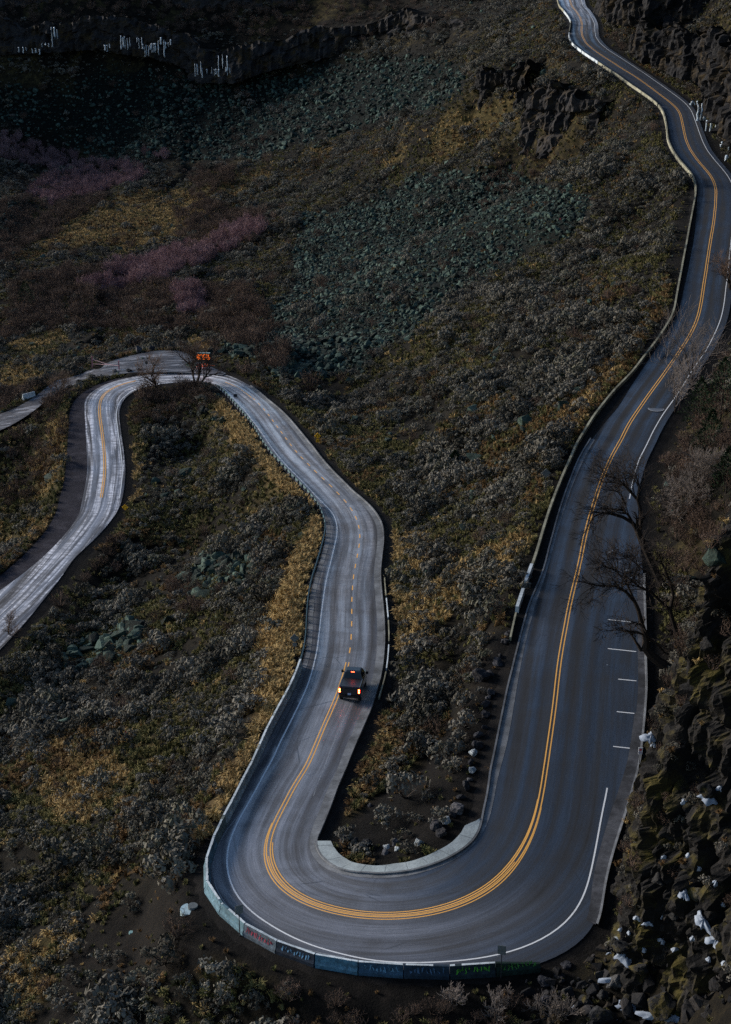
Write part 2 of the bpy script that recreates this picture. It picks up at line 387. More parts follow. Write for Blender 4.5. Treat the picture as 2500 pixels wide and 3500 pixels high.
A_barR = edge(tr(8, [(845,848),(735,832),(640,850),(540,868),(400,873),(200,868),(0,860)]), .81)
A_gr = edge(tr(5, [(1345,620),(1358,540),(1362,460),(1368,380),(1385,290),(1405,230),(1425,160),(1440,100),(1445,50),(1432,0)], 3, [(1410,1090),(1370,1040),(1310,980),(1250,915),(1200,860),(1150,790),(1120,735),(1080,690),(1040,645),(1000,600),(965,570)]), .70)
A_w2 = edge(tr(8, [(1075,85),(1060,150),(1045,220),(1030,300),(1010,400),(995,470),(970,560),(930,630),(890,685),(850,715),(800,745),(720,785),(640,812),(560,832),(440,848),(300,857),(150,858),(0,850)],
  'Y', [(1450,795),(1300,765),(1150,725),(1000,680),(850,615),(730,545),(620,475),(520,405),(450,335),(400,260),(350,170),(330,90),(318,0)], 7, [(1010,380),(1020,330),(1035,290),(1060,230),(1100,160),(1145,80)],
  5, [(1187,1137),(1230,1050),(1280,950),(1330,850),(1375,745),(1400,650),(1415,560),(1425,470),(1437,380),(1450,300),(1470,220),(1488,140),(1498,80),(1490,30),(1475,0)], 3, [(1450,1110),(1400,1060),(1340,995),(1280,935),(1220,865),(1160,780),(1120,730),(1080,675),(1030,620),(985,580)]))
A_w3 = edge(tr('Z', [(1250,370),(1150,352),(1050,352),(950,355),(860,362),(780,372),(700,388),(620,415),(550,455),(490,510),(465,570),(458,640),(470,720),(480,800),(493,900)], 3, [(525,790),(538,880),(544,950),(540,1010),(530,1080)]))
A_end = edge(tr(5, [(505,20),(440,100),(330,200),(270,290),(200,380),(120,480),(20,590)]))
B_u = edge(tr('U', [(145,0),(170,50),(230,120),(252,160),(245,240),(243,310),(275,365),(350,425),(440,485),(500,525),(560,568),(620,605),(740,690),(820,745),(920,815),(1000,880),(1035,930),(1060,1000),(1075,1080),(1085,1180),(1120,1260),(1180,1350),(1250,1430),(1300,1500),(1322,1580),(1320,1650)]), .55)
B_v = edge(tr('V', [(770,0),(735,180),(700,380),(665,560),(635,720),(605,880),(585,1000),(550,1090),(490,1190),(410,1310),(300,1450),(180,1610),(80,1710),(0,1790)], 'W', [(320,0),(265,130),(200,270),(150,390),(110,490),(70,600),(30,730),(0,830)], 6, [(780,100),(740,230),(715,300),(690,375),(665,450),(652,515)]), .45)
B_va = edge(tr('V', [(790,150),(770,350),(730,560),(695,720),(655,900),(625,1020),(575,1120),(500,1250),(400,1400),(290,1560),(200,1700),(120,1820),(40,1960)]))
B_gi = edge(tr('W', [(450,20),(380,150),(300,320),(250,450),(200,600),(150,760),(110,900),(80,1020),(40,1160),(0,1290)], 6, [(750,420),(720,540),(690,680),(660,840),(640,980),(612,1120)], 8, [(582,0),(575,110),(555,200),(530,290),(480,350),(400,400),(300,440),(200,468),(100,483),(0,480)],
  'Q', [(600,860),(450,850),(300,810),(190,750),(130,680),(120,620)]))
B_go = edge(tr('W', [(430,0),(330,170),(260,340),(200,500),(150,660),(110,810),(70,950),(40,1080),(0,1200)], 6, [(735,400),(705,500),(680,600),(655,700),(630,800),(610,900),(590,1000),(568,1110)], 8, [(560,0),(548,100),(525,200),(515,270),(480,330),(400,385),(300,430),(200,457),(100,468),(0,465)],
  'Q', [(640,845),(500,835),(380,815),(280,770),(200,700),(165,620),(170,560)]))
B_mid = edge(tr('Q', [(190,540),(235,430),(290,290),(350,130),(405,0)], 6, [(0,915),(20,870),(40,800),(60,740),(70,680),(76,620),(80,550),(78,480),(72,400),(65,330),(62,260),(70,180),(76,110),(68,50),(40,0)],
  3, [(1560,1040),(1500,980),(1440,915),(1390,850),(1340,790),(1290,730),(1240,680),(1190,640),(1150,605),(1110,575)]))
B_far = edge(tr(3, [(1050,545),(1000,525),(965,516)], 'Z', [(1050,288),(900,284),(750,292),(600,316),(470,345),(350,390),(270,440),(215,490),(205,540),(212,620),(216,700),(215,780),(222,860),(228,928)], 3, [(383,800),(388,900),(383,1000),(365,1080)], 5, [(345,20),(280,110),(190,200),(80,290),(0,345),(-120,440)]))
s_w1e = A_w1[-1, 0]; s_curb0, s_curb1 = A_curb[0, 0], A_curb[-1, 0]
bar_all = np.concatenate([A_barR, A_barT]); bar_all = bar_all[np.argsort(bar_all[:, 0])]
s_bar0, s_bar1 = bar_all[0, 0], bar_all[-1, 0]
s_gr0, s_gr1 = s_bar1+.3, A_gr[-1, 0]
add = lambda a, d: np.c_[a[:, 0], a[:, 1]+d]
EA, _, _ = curve(add(A_w1, .9), A_curb, A_corn, bar_all, add(A_gr, -.1), add(A_w3, .45), A_end)
CURB, _, _ = curve(A_curb, sig=2)
BAR, _, _ = curve(bar_all, sig=1.5)
GRL, _, _ = curve(A_gr, sig=2)
W1, w1a, w1b = curve(A_w1, sig=2.5); W2, w2a, w2b = curve(A_w2, sig=2); W3, w3a, w3b = curve(A_w3, sig=2)
s_sw0, s_sw1 = s_at(*tr('Q', [(1640,440)])[0]), s_at(*tr('Q', [(-20,560)])[0])
i_gut = B_go[0, 0]
B_gi2 = np.concatenate([B_gi, add(B_mid, .62)]); GI, _, _ = curve(B_gi2, sig=5)
GO, g0, g1 = curve(B_go, B_mid, sig=1.6)
EB, _, _ = curve(add(B_u, .35), B_va[B_va[:, 0] < i_gut-2], B_go, B_mid, B_far)
WALL, wa, wb = curve(B_u, B_v, sig=2.5)
f = lambda arr: (lambda s: np.interp(s, SS, arr))
def crown(o): return -.018*np.abs(o)
def ribbon(name, s0, s1, fa, fb, za=0.0, zb=None, m=None, n=1, step=.5, kind=None, cr=True, attrs=None, parent=None, skirt=0.0):
    """strip of road surface between two offsets; UV in metres"""
    ss = np.arange(s0, s1+1e-6, step) if s1 > s0 else np.array([s0, s1])
    if len(ss) < 2: ss = np.array([s0, s1])
    fa_ = fa(ss) if callable(fa) else np.full(len(ss), fa); fb_ = fb(ss) if callable(fb) else np.full(len(ss), fb)
    zb = za if zb is None else zb
    X = np.interp(ss, SS, PC[:, 0]); Y = np.interp(ss, SS, PC[:, 1]); Z = z_at(ss); nx = np.interp(ss, SS, NR[:, 0]); ny = np.interp(ss, SS, NR[:, 1])
    V = []; UVs = []
    ts = np.linspace(0, 1, n+1)
    cols = [(t, za+(zb-za)*t) for t in ts]
    if skirt: cols = [(0, za-skirt)] + cols + [(1, zb-skirt)]
    for t, dz in cols:
        o = fa_ + (fb_-fa_)*t
        V.append(np.stack([X+o*nx, Y+o*ny, Z+dz+(crown(o) if cr else 0)], 1)); UVs.append(np.stack([o, ss], 1))
    L = len(ss); C = len(cols); V = np.concatenate(V); UVs = np.concatenate(UVs)
    Fc = [(c*L+i, c*L+i+1, (c+1)*L+i+1, (c+1)*L+i) for c in range(C-1) for i in range(L-1)]
    v0, v1, v2 = V[Fc[0][0]], V[Fc[0][1]], V[Fc[0][3]]
    mid = len(Fc)//2; q = Fc[mid]
    if np.cross(V[q[1]]-V[q[0]], V[q[3]]-V[q[0]])[2] < 0: Fc = [t[::-1] for t in Fc]
    me = mesh(name, V, Fc, m)
    uv = me.uv_layers.new(name='UVMap'); li = np.zeros(len(me.loops), np.int32); me.loops.foreach_get('vertex_index', li)
    uv.data.foreach_set('uv', UVs[li].astype(np.float32).ravel())
    for k, fn in (attrs or {}).items():
        a = me.attributes.new(k, 'FLOAT', 'POINT'); a.data.foreach_set('value', fn(UVs[:, 1], UVs[:, 0]).astype(np.float32))
    o = obj(name, me, parent)
    if kind: o['kind'] = kind
    return o
SB = SS[np.argmin(np.hypot(PX[:, 0]-1250, PX[:, 1]-3131))]
def k_age_sheen(s, o): # older surface on middle and lower road, its sheen painted in as paleness
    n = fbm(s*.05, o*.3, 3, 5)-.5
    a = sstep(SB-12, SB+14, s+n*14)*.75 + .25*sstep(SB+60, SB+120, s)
    up = sstep(70, 20, s)*.7  # far upper stretch paled to paint in its sheen
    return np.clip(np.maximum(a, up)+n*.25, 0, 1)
def k_wheel(s, o):
    near = np.exp(-((s-SB)/26)**2); g = lambda c, w: np.exp(-((o-c)/w)**2); j = .5*(fbm(s*.02, s*0+3, 3, 8)-.5); o = o+j
    dn = .40*g(.25, .22)+.60*g(1.95, .34)+1.0*g(-2.1, .62)+.40*g(-.85, .28)
    dn = np.where(o > np.interp(s, SS, W2)+.25, .95, dn)
    up = .9*g(-1.25, .36)+.8*g(-2.9, .30)+.8*g(1.2, .36)+.9*g(3.0, .36)+.4*g(0, .2)
    k = sstep(SB-8, SB+8, s)
    return (dn*k+up*(1-k))*(1-.8*near)*(.65+.7*fbm(s*.04, o*.3, 3, 8))
def k_salt_sheen(s, o): return sstep(s_at(920, 1370)-6, s_at(560, 1310), s)*.95 + .8*sstep(75, 20, s) + .22*sstep(SB+30, SB+90, s)  # salt streaks plus painted silvery sheen, strongest on the far stretches
ribbon('road', 0, SS[-1], f(EA), f(EB), 0, m=M['asphalt'], n=34, kind='structure', attrs={'age': k_age_sheen, 'wheel': k_wheel, 'salt': k_salt_sheen}, skirt=.6)

# painted lines, a few millimetres above the asphalt
LZ = .006
def line(name, s0, s1, o, wd, m, lift=LZ): 
    fo = o if callable(o) else (lambda s, o=o: np.full(np.shape(s), o))
    return ribbon(name, s0, s1, lambda s: fo(s)-wd/2, lambda s: fo(s)+wd/2, lift, m=m, n=1, kind='structure')
s_dash0 = s_at(*tr(5, [(1545,668)])[0]); s_dash1 = s_at(*tr(3, [(1110,618)])[0]); s_y2 = s_at(*tr(3, [(1065,585)])[0]); s_y3 = s_at(*tr(3, [(450,1078)])[0]); s_y25 = s_at(*tr(3, [(600,553)])[0])
def wob(a): return lambda s: a + .05*(fbm(s*.15, 0*s, 3, 4)-.5)
line('centre_line', 0, s_dash0, wob(.15), .105, M['yellow']); line('centre_line', 0, s_dash0, wob(-.15), .105, M['yellow'])
hb = lambda s: np.exp(-((s-SB)/15)**4)          # repainted lines fan out round the bend
line('centre_line', SB-20, SB+17, lambda s: .19+.22*hb(s), .09, M['yellow'], .004); line('centre_line', SB-21, SB+14, lambda s: -.19-.20*hb(s), .09, M['yellow'], .004)
line('centre_line', SB-13, SB+12, lambda s: .0+.02*hb(s), .07, M['yellow'], .003)
line('centre_line', s_y2-7, s_y2+5, .15, .13, M['yellow']); line('centre_line', s_y25, s_y3, .16, .14, M['yellow']); line('centre_line', s_y25, s_y3, -.12, .14, M['yellow'])
vv = []; ff = []
sd_ = s_dash0+2.2
while sd_ < s_dash1:
    a, b, c, d_ = [road_pt(sd_+ds, o, LZ) for ds, o in ((0, -.06), (0, .06), (1.4, .06), (1.4, -.06))]
    n = len(vv); vv += [a, b, c, d_]; ff.append((n, n+1, n+2, n+3)); sd_ += 3.45
dm = mesh('dashed_centre_line', vv, ff, M['yellow']); o_ = obj('dashed_centre_line', dm); o_['kind'] = 'structure'
if dm.polygons[0].normal.z < 0: dm.flip_normals()
line('edge_line', 0, w1b, f(W1), .11, M['white']); line('edge_line', w2a, w2b, f(W2), .12, M['white']); line('edge_line', w3a+14, w3b, f(W3), .13, M['white'])
line('worn_edge_line', w2a+24, w2a+41, lambda s: f(W2)(s)+.25+.9*np.sin((s-w2a-24)/17*PI), .07, M['faint'], .003)
line('seam_line', SB+22, SB+52, lambda s: f(EB)(s)+1.55+.3*np.sin((s-SB-22)*.1), .05, M['faint'], .003)
for k, (x, y, wd) in enumerate([(1350,1374,48),(1350,1438,48),(1373,1506,58),(1370,1578,50),(1362,1655,60)]):   # parking bay marks
    sa, oa = so_of(x*D, y*D); ob = float(np.interp(sa, SS, CURB))-.75
    a, b, c, d_ = road_pt(sa-.06, oa, LZ), road_pt(sa-.06, ob, LZ), road_pt(sa+.06, ob, LZ), road_pt(sa+.06, oa, LZ)
    for q, o1 in ((a, oa), (b, ob), (c, ob), (d_, oa)): q[2] += crown(o1)
    me = mesh('parking_mark', [a, b, c, d_], [(0, 1, 2, 3)], M['white'])
    if me.polygons[0].normal.z < 0: me.flip_normals()
    obj('parking_mark', me)['kind'] = 'structure'
# gutters, kerbs, pavement
G = lambda name_, *a, **k: ribbon(name_, *a, kind='structure', **k)
G('gutter', g0, g1, f(GI), f(GO), .012, .022, m=M['gutter'], n=1)
def kerb(name, s0, s1, fo, side, wd=.17, h=.15, m=None):
    """kerb: face, top and back"""
    ss = np.arange(s0, s1, .5); o0 = fo(ss); V = []; prof = [(0, -.35), (.02, h), (wd, h+.005), (wd+.02, -.35)]
    for a, dz in prof:
        o1 = o0 + side*a
        V.append(np.stack([np.interp(ss, SS, PC[:, 0])+o1*np.interp(ss, SS, NR[:, 0]), np.interp(ss, SS, PC[:, 1])+o1*np.interp(ss, SS, NR[:, 1]), z_at(ss)+crown(o0)+dz], 1))
    L = len(ss); V = np.concatenate(V)
    Fc = [(c*L+i, c*L+i+1, (c+1)*L+i+1, (c+1)*L+i) for c in range(len(prof)-1) for i in range(L-1)]
    if side > 0: Fc = [q[::-1] for q in Fc]
    o = obj(name, mesh(name, V, Fc, m or M['gutter'])); o['kind'] = 'structure'; return o
kerb('kerb', g0, g1, f(GO), -1)
kerb('kerb', s_curb0, s_curb1, f(CURB), 1, wd=.20, m=M['kerbtop'])
def gutw(s): return np.interp(s, [s_curb0, s_curb0+25, s_curb1-25, s_curb1-10, s_curb1], [.6, .6, .7, 1.0, .75])
G('gutter', s_bar1-1, s_gr1-8, lambda s: np.minimum(f(W2)(s)+1.0, f(EA)(s)-.55), lambda s: f(EA)(s)-.12, .014, .03, m=M['gutter'], n=1)
G('gutter', s_curb0, s_curb1, lambda s: f(CURB)(s)-gutw(s), f(CURB), .012, .03, m=M['darkgutter'], n=2)
sw_in = edge(tr('Q', [(1400,425),(1275,475),(1250,530),(1180,600),(1060,670),(950,715),(760,755),(600,770),(480,755),(400,720),(320,655),(285,590),(195,570)]), .14)
sw_in = sw_in[np.argsort(sw_in[:, 0])]
SWI = np.interp(SS, sw_in[:, 0], sw_in[:, 1])
G('sidewalk', sw_in[0, 0], sw_in[-1, 0], lambda s: f(GO)(s)-.19, lambda s: np.minimum(f(SWI)(s), f(GO)(s)-.2), .155, .20, m=M['sidewalk'], n=3, skirt=.3)
for t in np.linspace(sw_in[0, 0]+3, sw_in[-1, 0]-1.5, 9):      # joints in the paving
    me_a, me_b = float(f(GO)(t))-.2, float(f(SWI)(t))+.03
    v = [road_pt(t+e, o, 0) for e, o in ((-.02, me_a), (-.02, me_b), (.02, me_b), (.02, me_a))]
    for q, o1, zz in zip(v, (me_a, me_b, me_b, me_a), (.155, .20, .20, .155)): q[2] += zz+.004+crown(o1)
    me = mesh('pavement_joint', v, [(0, 1, 2, 3)], M['black'])
    if me.polygons[0].normal.z < 0: me.flip_normals()
    obj('pavement_joint', me)['kind'] = 'structure'
# dirt shoulders falling away from the asphalt
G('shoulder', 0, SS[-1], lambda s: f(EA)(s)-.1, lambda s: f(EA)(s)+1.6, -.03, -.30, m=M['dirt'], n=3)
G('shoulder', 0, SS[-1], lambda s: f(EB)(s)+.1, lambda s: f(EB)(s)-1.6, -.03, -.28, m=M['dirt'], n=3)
s_v0 = s_at(*tr('V', [(760,1200)])[0])
G('verge', wa+200, wb+6, lambda s: np.where(s < g0, f(EB)(s)+.05, f(GO)(s)-.1), lambda s: np.minimum(f(WALL)(s), f(EB)(s)-.3), .02, .06, m=M['dirt'], n=3)
# wide gravel shoulder outside the far bend
s_gs0, s_gs1 = s_at(*tr('Z', [(330,470)])[0]), s_at(*tr(3, [(400,1137)])[0])
GS = np.interp(SS, [s_gs0-10, s_gs0, s_gs0+6, s_gs0+26, s_gs1, s_gs1+22, s_gs1+40], [1, 1.6, 2.4, 3.2, 3.4, 2.6, 3])
G('gravel_shoulder', s_gs0-10, SS[-1], lambda s: f(EB)(s)+.1, lambda s: f(EB)(s)-f(GS)(s), -.02, -.12, m=M['gravel'], n=4)

# ------------------------------------------------------------------ terrain: smooth surface through the road and surveyed points
# side road and gravel lot beyond the far bend (photo outline), lying level with the road there
lot_top = tr('Z', [(1330,290),(1240,255),(1190,225),(1100,195),(1050,150),(1000,122),(920,108),(830,108),(720,118),(620,142),(480,175),(380,212),(290,250),(200,285),(120,320)], 3, [(245,550),(190,600),(120,650),(40,690),(-60,720)])
lot_bot = tr('Z', [(1300,310),(1200,296),(1150,292),(1060,288),(1000,286),(920,284),(860,284),(780,284),(700,290),(600,282),(480,300),(400,312),(330,325),(250,345),(150,370)], 3, [(280,590),(220,630),(150,690),(60,750),(-60,800)])
def lot_z(i, n): 
    zr = z_at(s_at(*lot_bot[0])); s = i/(n-1)
    return float(np.interp(s, [0, .35, .6, 1], [zr, zr-.4, zr-1.4, zr-6.0]))-.05
n_l = len(lot_top)
lotT = np.array([unproj(*p, lot_z(i, n_l)) for i, p in enumerate(lot_top)]); lotB = np.array([unproj(*p, lot_z(i, n_l)) for i, p in enumerate(lot_bot)])
q = np.linspace(0, n_l-1, 120)
LT = gsm(np.stack([np.interp(q, np.arange(n_l), lotT[:, k]) for k in range(3)], 1), 2.5); LB = gsm(np.stack([np.interp(q, np.arange(n_l), lotB[:, k]) for k in range(3)], 1), 2.5)
LB[:, 2] = LT[:, 2]
V = [LT*(1-t)+LB*t for t in np.linspace(0, 1, 9)]; V = np.concatenate(V)
V[:, 2] += .05*(fbm(V[:, 0]*.4, V[:, 1]*.4, 3)-.5)
Fc = [(c*120+i, (c+1)*120+i, (c+1)*120+i+1, c*120+i+1) for c in range(8) for i in range(119)]
mL = mat('wet_gravel_road', rough=.6, spec=.4); N = NT(mL); P = N.pos()
n1 = N.noise(.5, P, 6, .7); n2 = N.noise(1.0, mapped(N, P, (.12, 1.1, 1)), 6, .7, .3); n3 = N.noise(6, P, 4, .7)
c = N.ramp(n1, [(.3, (.014, .014, .019)), (.7, (.040, .040, .050))])
c = N.mix(1.0, c, N.ramp(n3, [(.3, .6), (.7, 1.4)]), 'MULTIPLY')
N.col(N.mix(N.ramp(n2, [(.50, 0.0), (.62, .8)]), c, (.26, .27, .30))); N.rough(N.ramp(n1, [(.3, .5), (.7, .8)])); N.bump(n3, .5, .05)
lot = obj('side_road', mesh('side_road', V, Fc, mL)); lot['kind'] = 'structure'
if lot.data.polygons[10].normal.z < 0: lot.data.flip_normals()

ctl = []
for i in range(0, NS, 16): ctl.append(tuple(PC[i]))
for i in range(0, NS, 20):
    for o, dz in ((EA[i]+1.2, -.2), (EB[i]-1.5, -.25)): 
        p = road_pt(SS[i], o, dz); ctl.append(tuple(p))
for i in range(0, 120, 12): ctl.append(tuple(LT[i]-[0, 0, .1])); 
DC = lambda x, y, z: ctl.append(tuple(unproj(x*D, y*D, z)))
DY = lambda x, y, Y: ctl.append(tuple(unprojY(x*D, y*D, Y)))
# valley floor, left
for x, y, z in [(0,1250,-28),(60,1130,-25),(0,950,-31),(0,830,-33),(100,720,-33),(300,680,-31),(450,720,-25),(560,760,-20),(0,450,-36),(250,430,-35),(500,540,-29),(350,370,-36),(150,345,-37),(650,430,-26),(0,600,-35),(-150,700,-36),(-150,450,-37),(-100,1000,-33),(560,650,-24)]: DC(x, y, z)
# slope between the roads
for x, y, z in [(1100,300,0),(900,400,-12),(1000,500,-5),(800,600,-16),(680,700,-18),(1300,500,6),(1200,650,1.5),(1000,800,-6),(780,850,-12.5),(1000,1000,-4.5),(1100,900,-1),(1250,800,4),(950,1200,-4.6),(1050,1150,-1.8),(1150,1000,1.2),(1000,1500,-2.2),(940,1700,-1.3),(1000,1400,-1.9),(920,1400,-3.4),(900,1850,-.4),(800,700,-13)]: DC(x, y, z)
# hill falling away from the middle road to the left
for x, y, z in [(450,1000,-17.5),(380,900,-18),(600,1150,-13.5),(450,1200,-18),(300,1300,-20.5),(600,1400,-9.5),(450,1500,-12.5),(150,1500,-21.5),(0,1650,-22),(300,1750,-12.5),(480,1750,-6.5),(420,1850,-5.5),(0,2000,-15),(300,2050,-7.5),(400,2060,-5),(0,2274,-11),(300,2274,-6),(600,2230,-3),(850,2230,-2.2),(1100,2220,-1.2),(560,2170,-2.6),(700,2290,-3),(-150,1900,-20),(-200,2300,-15),(200,2450,-8),(900,2450,-2),(560,1600,-5.6)]: DC(x, y, z)
# far talus and back wall
for x, y, Y in [(350,140,606),(100,120,608),(520,190,592),(700,170,586),(0,230,592),(-200,100,610),(850,150,560),(1000,190,500),(1060,90,500),(1150,60,492),(950,60,560),(1240,120,425),(750,60,600)]: DY(x, y, Y)
for X, Y, z in [(-180, 640, 19), (-100, 640, 20), (0, 640, 23), (60, 620, 28), (110, 600, 34), (-180, 720, 24), (0, 720, 28), (120, 720, 42), (-210, 600, 6),(60,520,26.5),(90,520,34),(140,560,50)]: ctl.append((X, Y, z))
# bank and hill right of the road
for s_ in np.arange(0, SB-25, 14):
    far = s_ < s_at(2487, 900)
    for o, dz in (((3, .3), (8, 3.5), (13, 11), (20, 24), (30, 38), (50, 52)) if far else ((2.2, .3), (5, 2.2), (9, 6.5), (15, 17), (25, 32), (40, 45)) if s_ < SB-62 else ((1.8, .2), (14, 10), (25, 32), (40, 45))):
        p = road_pt(s_, float(f(EA)(s_))+o, dz); ctl.append(tuple(p))
for x, y, z in [(1290,2274,.5),(1200,2274,-.2),(1240,2160,-.3),(1380,2230,.8),(1450,2330,.5)]: DC(x, y, z)
for X, Y, z in [(30,90,30),(45,85,40),(60,110,45),(28,70,25),(10,70,-2),(0,70,-3)]: ctl.append((X, Y, z))
for x, y, z, dh in [(1165,335,1,13),(1220,345,2,14),(1285,345,4,12),(1060,245,3,11),(1100,248,4,12),(1150,240,6,11)]:
    p = unproj(x*D, y*D, z); ctl.append((p[0]-1, p[1]-1, z)); ctl.append((p[0]+1.5, p[1]+4, z+dh-.5))
ctl = np.array(ctl)
keep = [0]
for i in range(1, len(ctl)):
    if np.min(np.hypot(ctl[keep, 0]-ctl[i, 0], ctl[keep, 1]-ctl[i, 1])) > 1.0: keep.append(i)
ctl = ctl[keep]
Kd = np.hypot(ctl[:, None, 0]-ctl[None, :, 0], ctl[:, None, 1]-ctl[None, :, 1])
Lh = len(ctl); A_ = np.zeros((Lh+3, Lh+3)); A_[:Lh, :Lh] = -Kd + np.eye(Lh)*-0.8; A_[:Lh, Lh] = 1; A_[:Lh, Lh+1:] = ctl[:, :2]; A_[Lh:, :Lh] = A_[:Lh, Lh:].T
sol = np.linalg.solve(A_, np.r_[ctl[:, 2], 0, 0, 0])
def rbf(X, Y):
    X = np.asarray(X, float).ravel(); Y = np.asarray(Y, float).ravel(); out = np.zeros(len(X))
    for a in range(0, len(X), 20000):
        x, y = X[a:a+20000], Y[a:a+20000]
        out[a:a+20000] = -np.hypot(x[:, None]-ctl[None, :, 0], y[:, None]-ctl[None, :, 1])@sol[:Lh] + sol[Lh] + x*sol[Lh+1] + y*sol[Lh+2]
    return out
def road_dist(X, Y):
    """distance outside the asphalt edge, road height there, side (+ outer)"""
    X = np.asarray(X, float).ravel(); Y = np.asarray(Y, float).ravel(); e = np.zeros(len(X)); z = np.zeros(len(X)); sd = np.zeros(len(X)); si = np.zeros(len(X))
    pc = PC[::2]; nr = NR[::2]; tg = TG[::2]; ea = EA[::2]; eb = EB[::2]
    for a in range(0, len(X), 8000):
        x, y = X[a:a+8000], Y[a:a+8000]
        dx = x[:, None]-pc[None, :, 0]; dy = y[:, None]-pc[None, :, 1]; i = np.argmin(dx*dx+dy*dy, 1); r = np.arange(len(x))
        o = dx[r, i]*nr[i, 0]+dy[r, i]*nr[i, 1]; al = np.abs(dx[r, i]*tg[i, 0]+dy[r, i]*tg[i, 1])
        ee = np.where(o > 0, o-ea[i], eb[i]-o); e[a:a+8000] = np.maximum(ee, al-1.2); z[a:a+8000] = pc[i, 2]; sd[a:a+8000] = np.sign(o); si[a:a+8000] = i*2
    return e, z, sd, si.astype(int)
def in_poly(px, py, poly):
    px = np.asarray(px); py = np.asarray(py); c = np.zeros(px.shape, bool); n = len(poly); j = n-1
    for i in range(n):
        xi, yi = poly[i]; xj, yj = poly[j]
        c ^= ((yi > py) != (yj > py)) & (px < (xj-xi)*(py-yi)/((yj-yi) or 1e-9)+xi); j = i
    return c
LOTC = (LT+LB)/2; LOTH = np.hypot(*(LT-LB)[:, :2].T)/2
def lot_dist(X, Y):
    X = np.asarray(X, float).ravel(); Y = np.asarray(Y, float).ravel(); e = np.zeros(len(X)); z = np.zeros(len(X))
    for a in range(0, len(X), 20000):
        dx = X[a:a+20000, None]-LOTC[None, :, 0]; dy = Y[a:a+20000, None]-LOTC[None, :, 1]; d = np.hypot(dx, dy)-LOTH[None]; i = np.argmin(d, 1)
        e[a:a+20000] = d[np.arange(len(i)), i]; z[a:a+20000] = LOTC[i, 2]
    return e, z
def height(X, Y, detail=True):
    sh = np.shape(X); X = np.asarray(X, float).ravel(); Y = np.asarray(Y, float).ravel()
    z = rbf(X, Y); e, zr, sd, si = road_dist(X, Y); el, zl = lot_dist(X, Y)
    if detail:
        k = sstep(1.5, 12, np.minimum(e, el+2))
        z += k*(2.4*(fbm(X*.03, Y*.03, 4, 21)-.5) + 1.5*(fbm(X*.14, Y*.14, 4, 31)-.5) - 1.6*sstep(.56, .72, 1-np.abs(2*vnoise(X*.045+.35*fbm(X*.1, Y*.1, 2, 35), Y*.012+X*.008, 33)-1))) + sstep(1.5, 5, e)*.35*(fbm(X*.8, Y*.8, 3, 41)-.5)
        z += sstep(430, 600, Y)*5*(fbm(X*.045, Y*.02, 4, 51)-.5)
    wgs = np.where((sd < 0), GS[np.clip(si, 0, NS-1)]*(SS[np.clip(si, 0, NS-1)] > s_gs0-10), 0)
    wv = np.where((sd < 0) & (SS[np.clip(si, 0, NS-1)] > wa) & (SS[np.clip(si, 0, NS-1)] < wb+3), np.maximum(0, EB[np.clip(si, 0, NS-1)]-WALL[np.clip(si, 0, NS-1)]), 0)
    w0 = np.maximum(1.3, np.maximum(wgs, wv+.3))
    k = sstep(w0, w0+4.5, e)
    z = z*k + (zr - np.where(e < .2, .55, .30))*(1-k)
    k2 = sstep(.3, 5, el); z = np.where(e > 0, z*k2+(zl-.25)*(1-k2), z)
    return z.reshape(sh)
NR_, NC_ = 520, 400
Yr = 68*np.exp(np.linspace(0, math.log(760/68), NR_)); U = np.linspace(-1, 1, NC_)
GX = (34+.36*Yr)[:, None]*U[None, :]; GY = np.repeat(Yr[:, None], NC_, 1)
GZ = height(GX, GY)
def ground_z(X, Y):
    """bilinear on the terrain mesh"""
    X = np.asarray(X, float); Y = np.asarray(Y, float)
    r = np.clip(np.log(np.maximum(Y, 68.01)/68)/math.log(760/68)*(NR_-1), 0, NR_-1.001); i = r.astype(int)
    yi, yj = Yr[i], Yr[i+1]; tt = np.clip((Y-yi)/(yj-yi), 0, 1)
    def row(i): 
        c = np.clip((X/(34+.36*Yr[i])+1)/2*(NC_-1), 0, NC_-1.001); j = c.astype(int); q = c-j
        return GZ[i, j]*(1-q)+GZ[i, j+1]*q
    return row(i)*(1-tt)+row(i+1)*tt
def hit(px, py):
    """where the line of sight through a photo point meets the terrain"""
    y = (py-CY)/F; d = np.array([(px-CX)/F, ct-y*st, -(st+y*ct)]); t = np.arange(60, 780, .5)
    P = np.array([0, 0, H])+d[None]*t[:, None]; ok = (P[:, 1] > 69) & (P[:, 1] < 750)
    g = np.where(ok, ground_z(P[:, 0], np.clip(P[:, 1], 69, 755)), -1e3); b = np.nonzero(P[:, 2] < g)[0]
    return P[b[0]] if len(b) else P[-1]
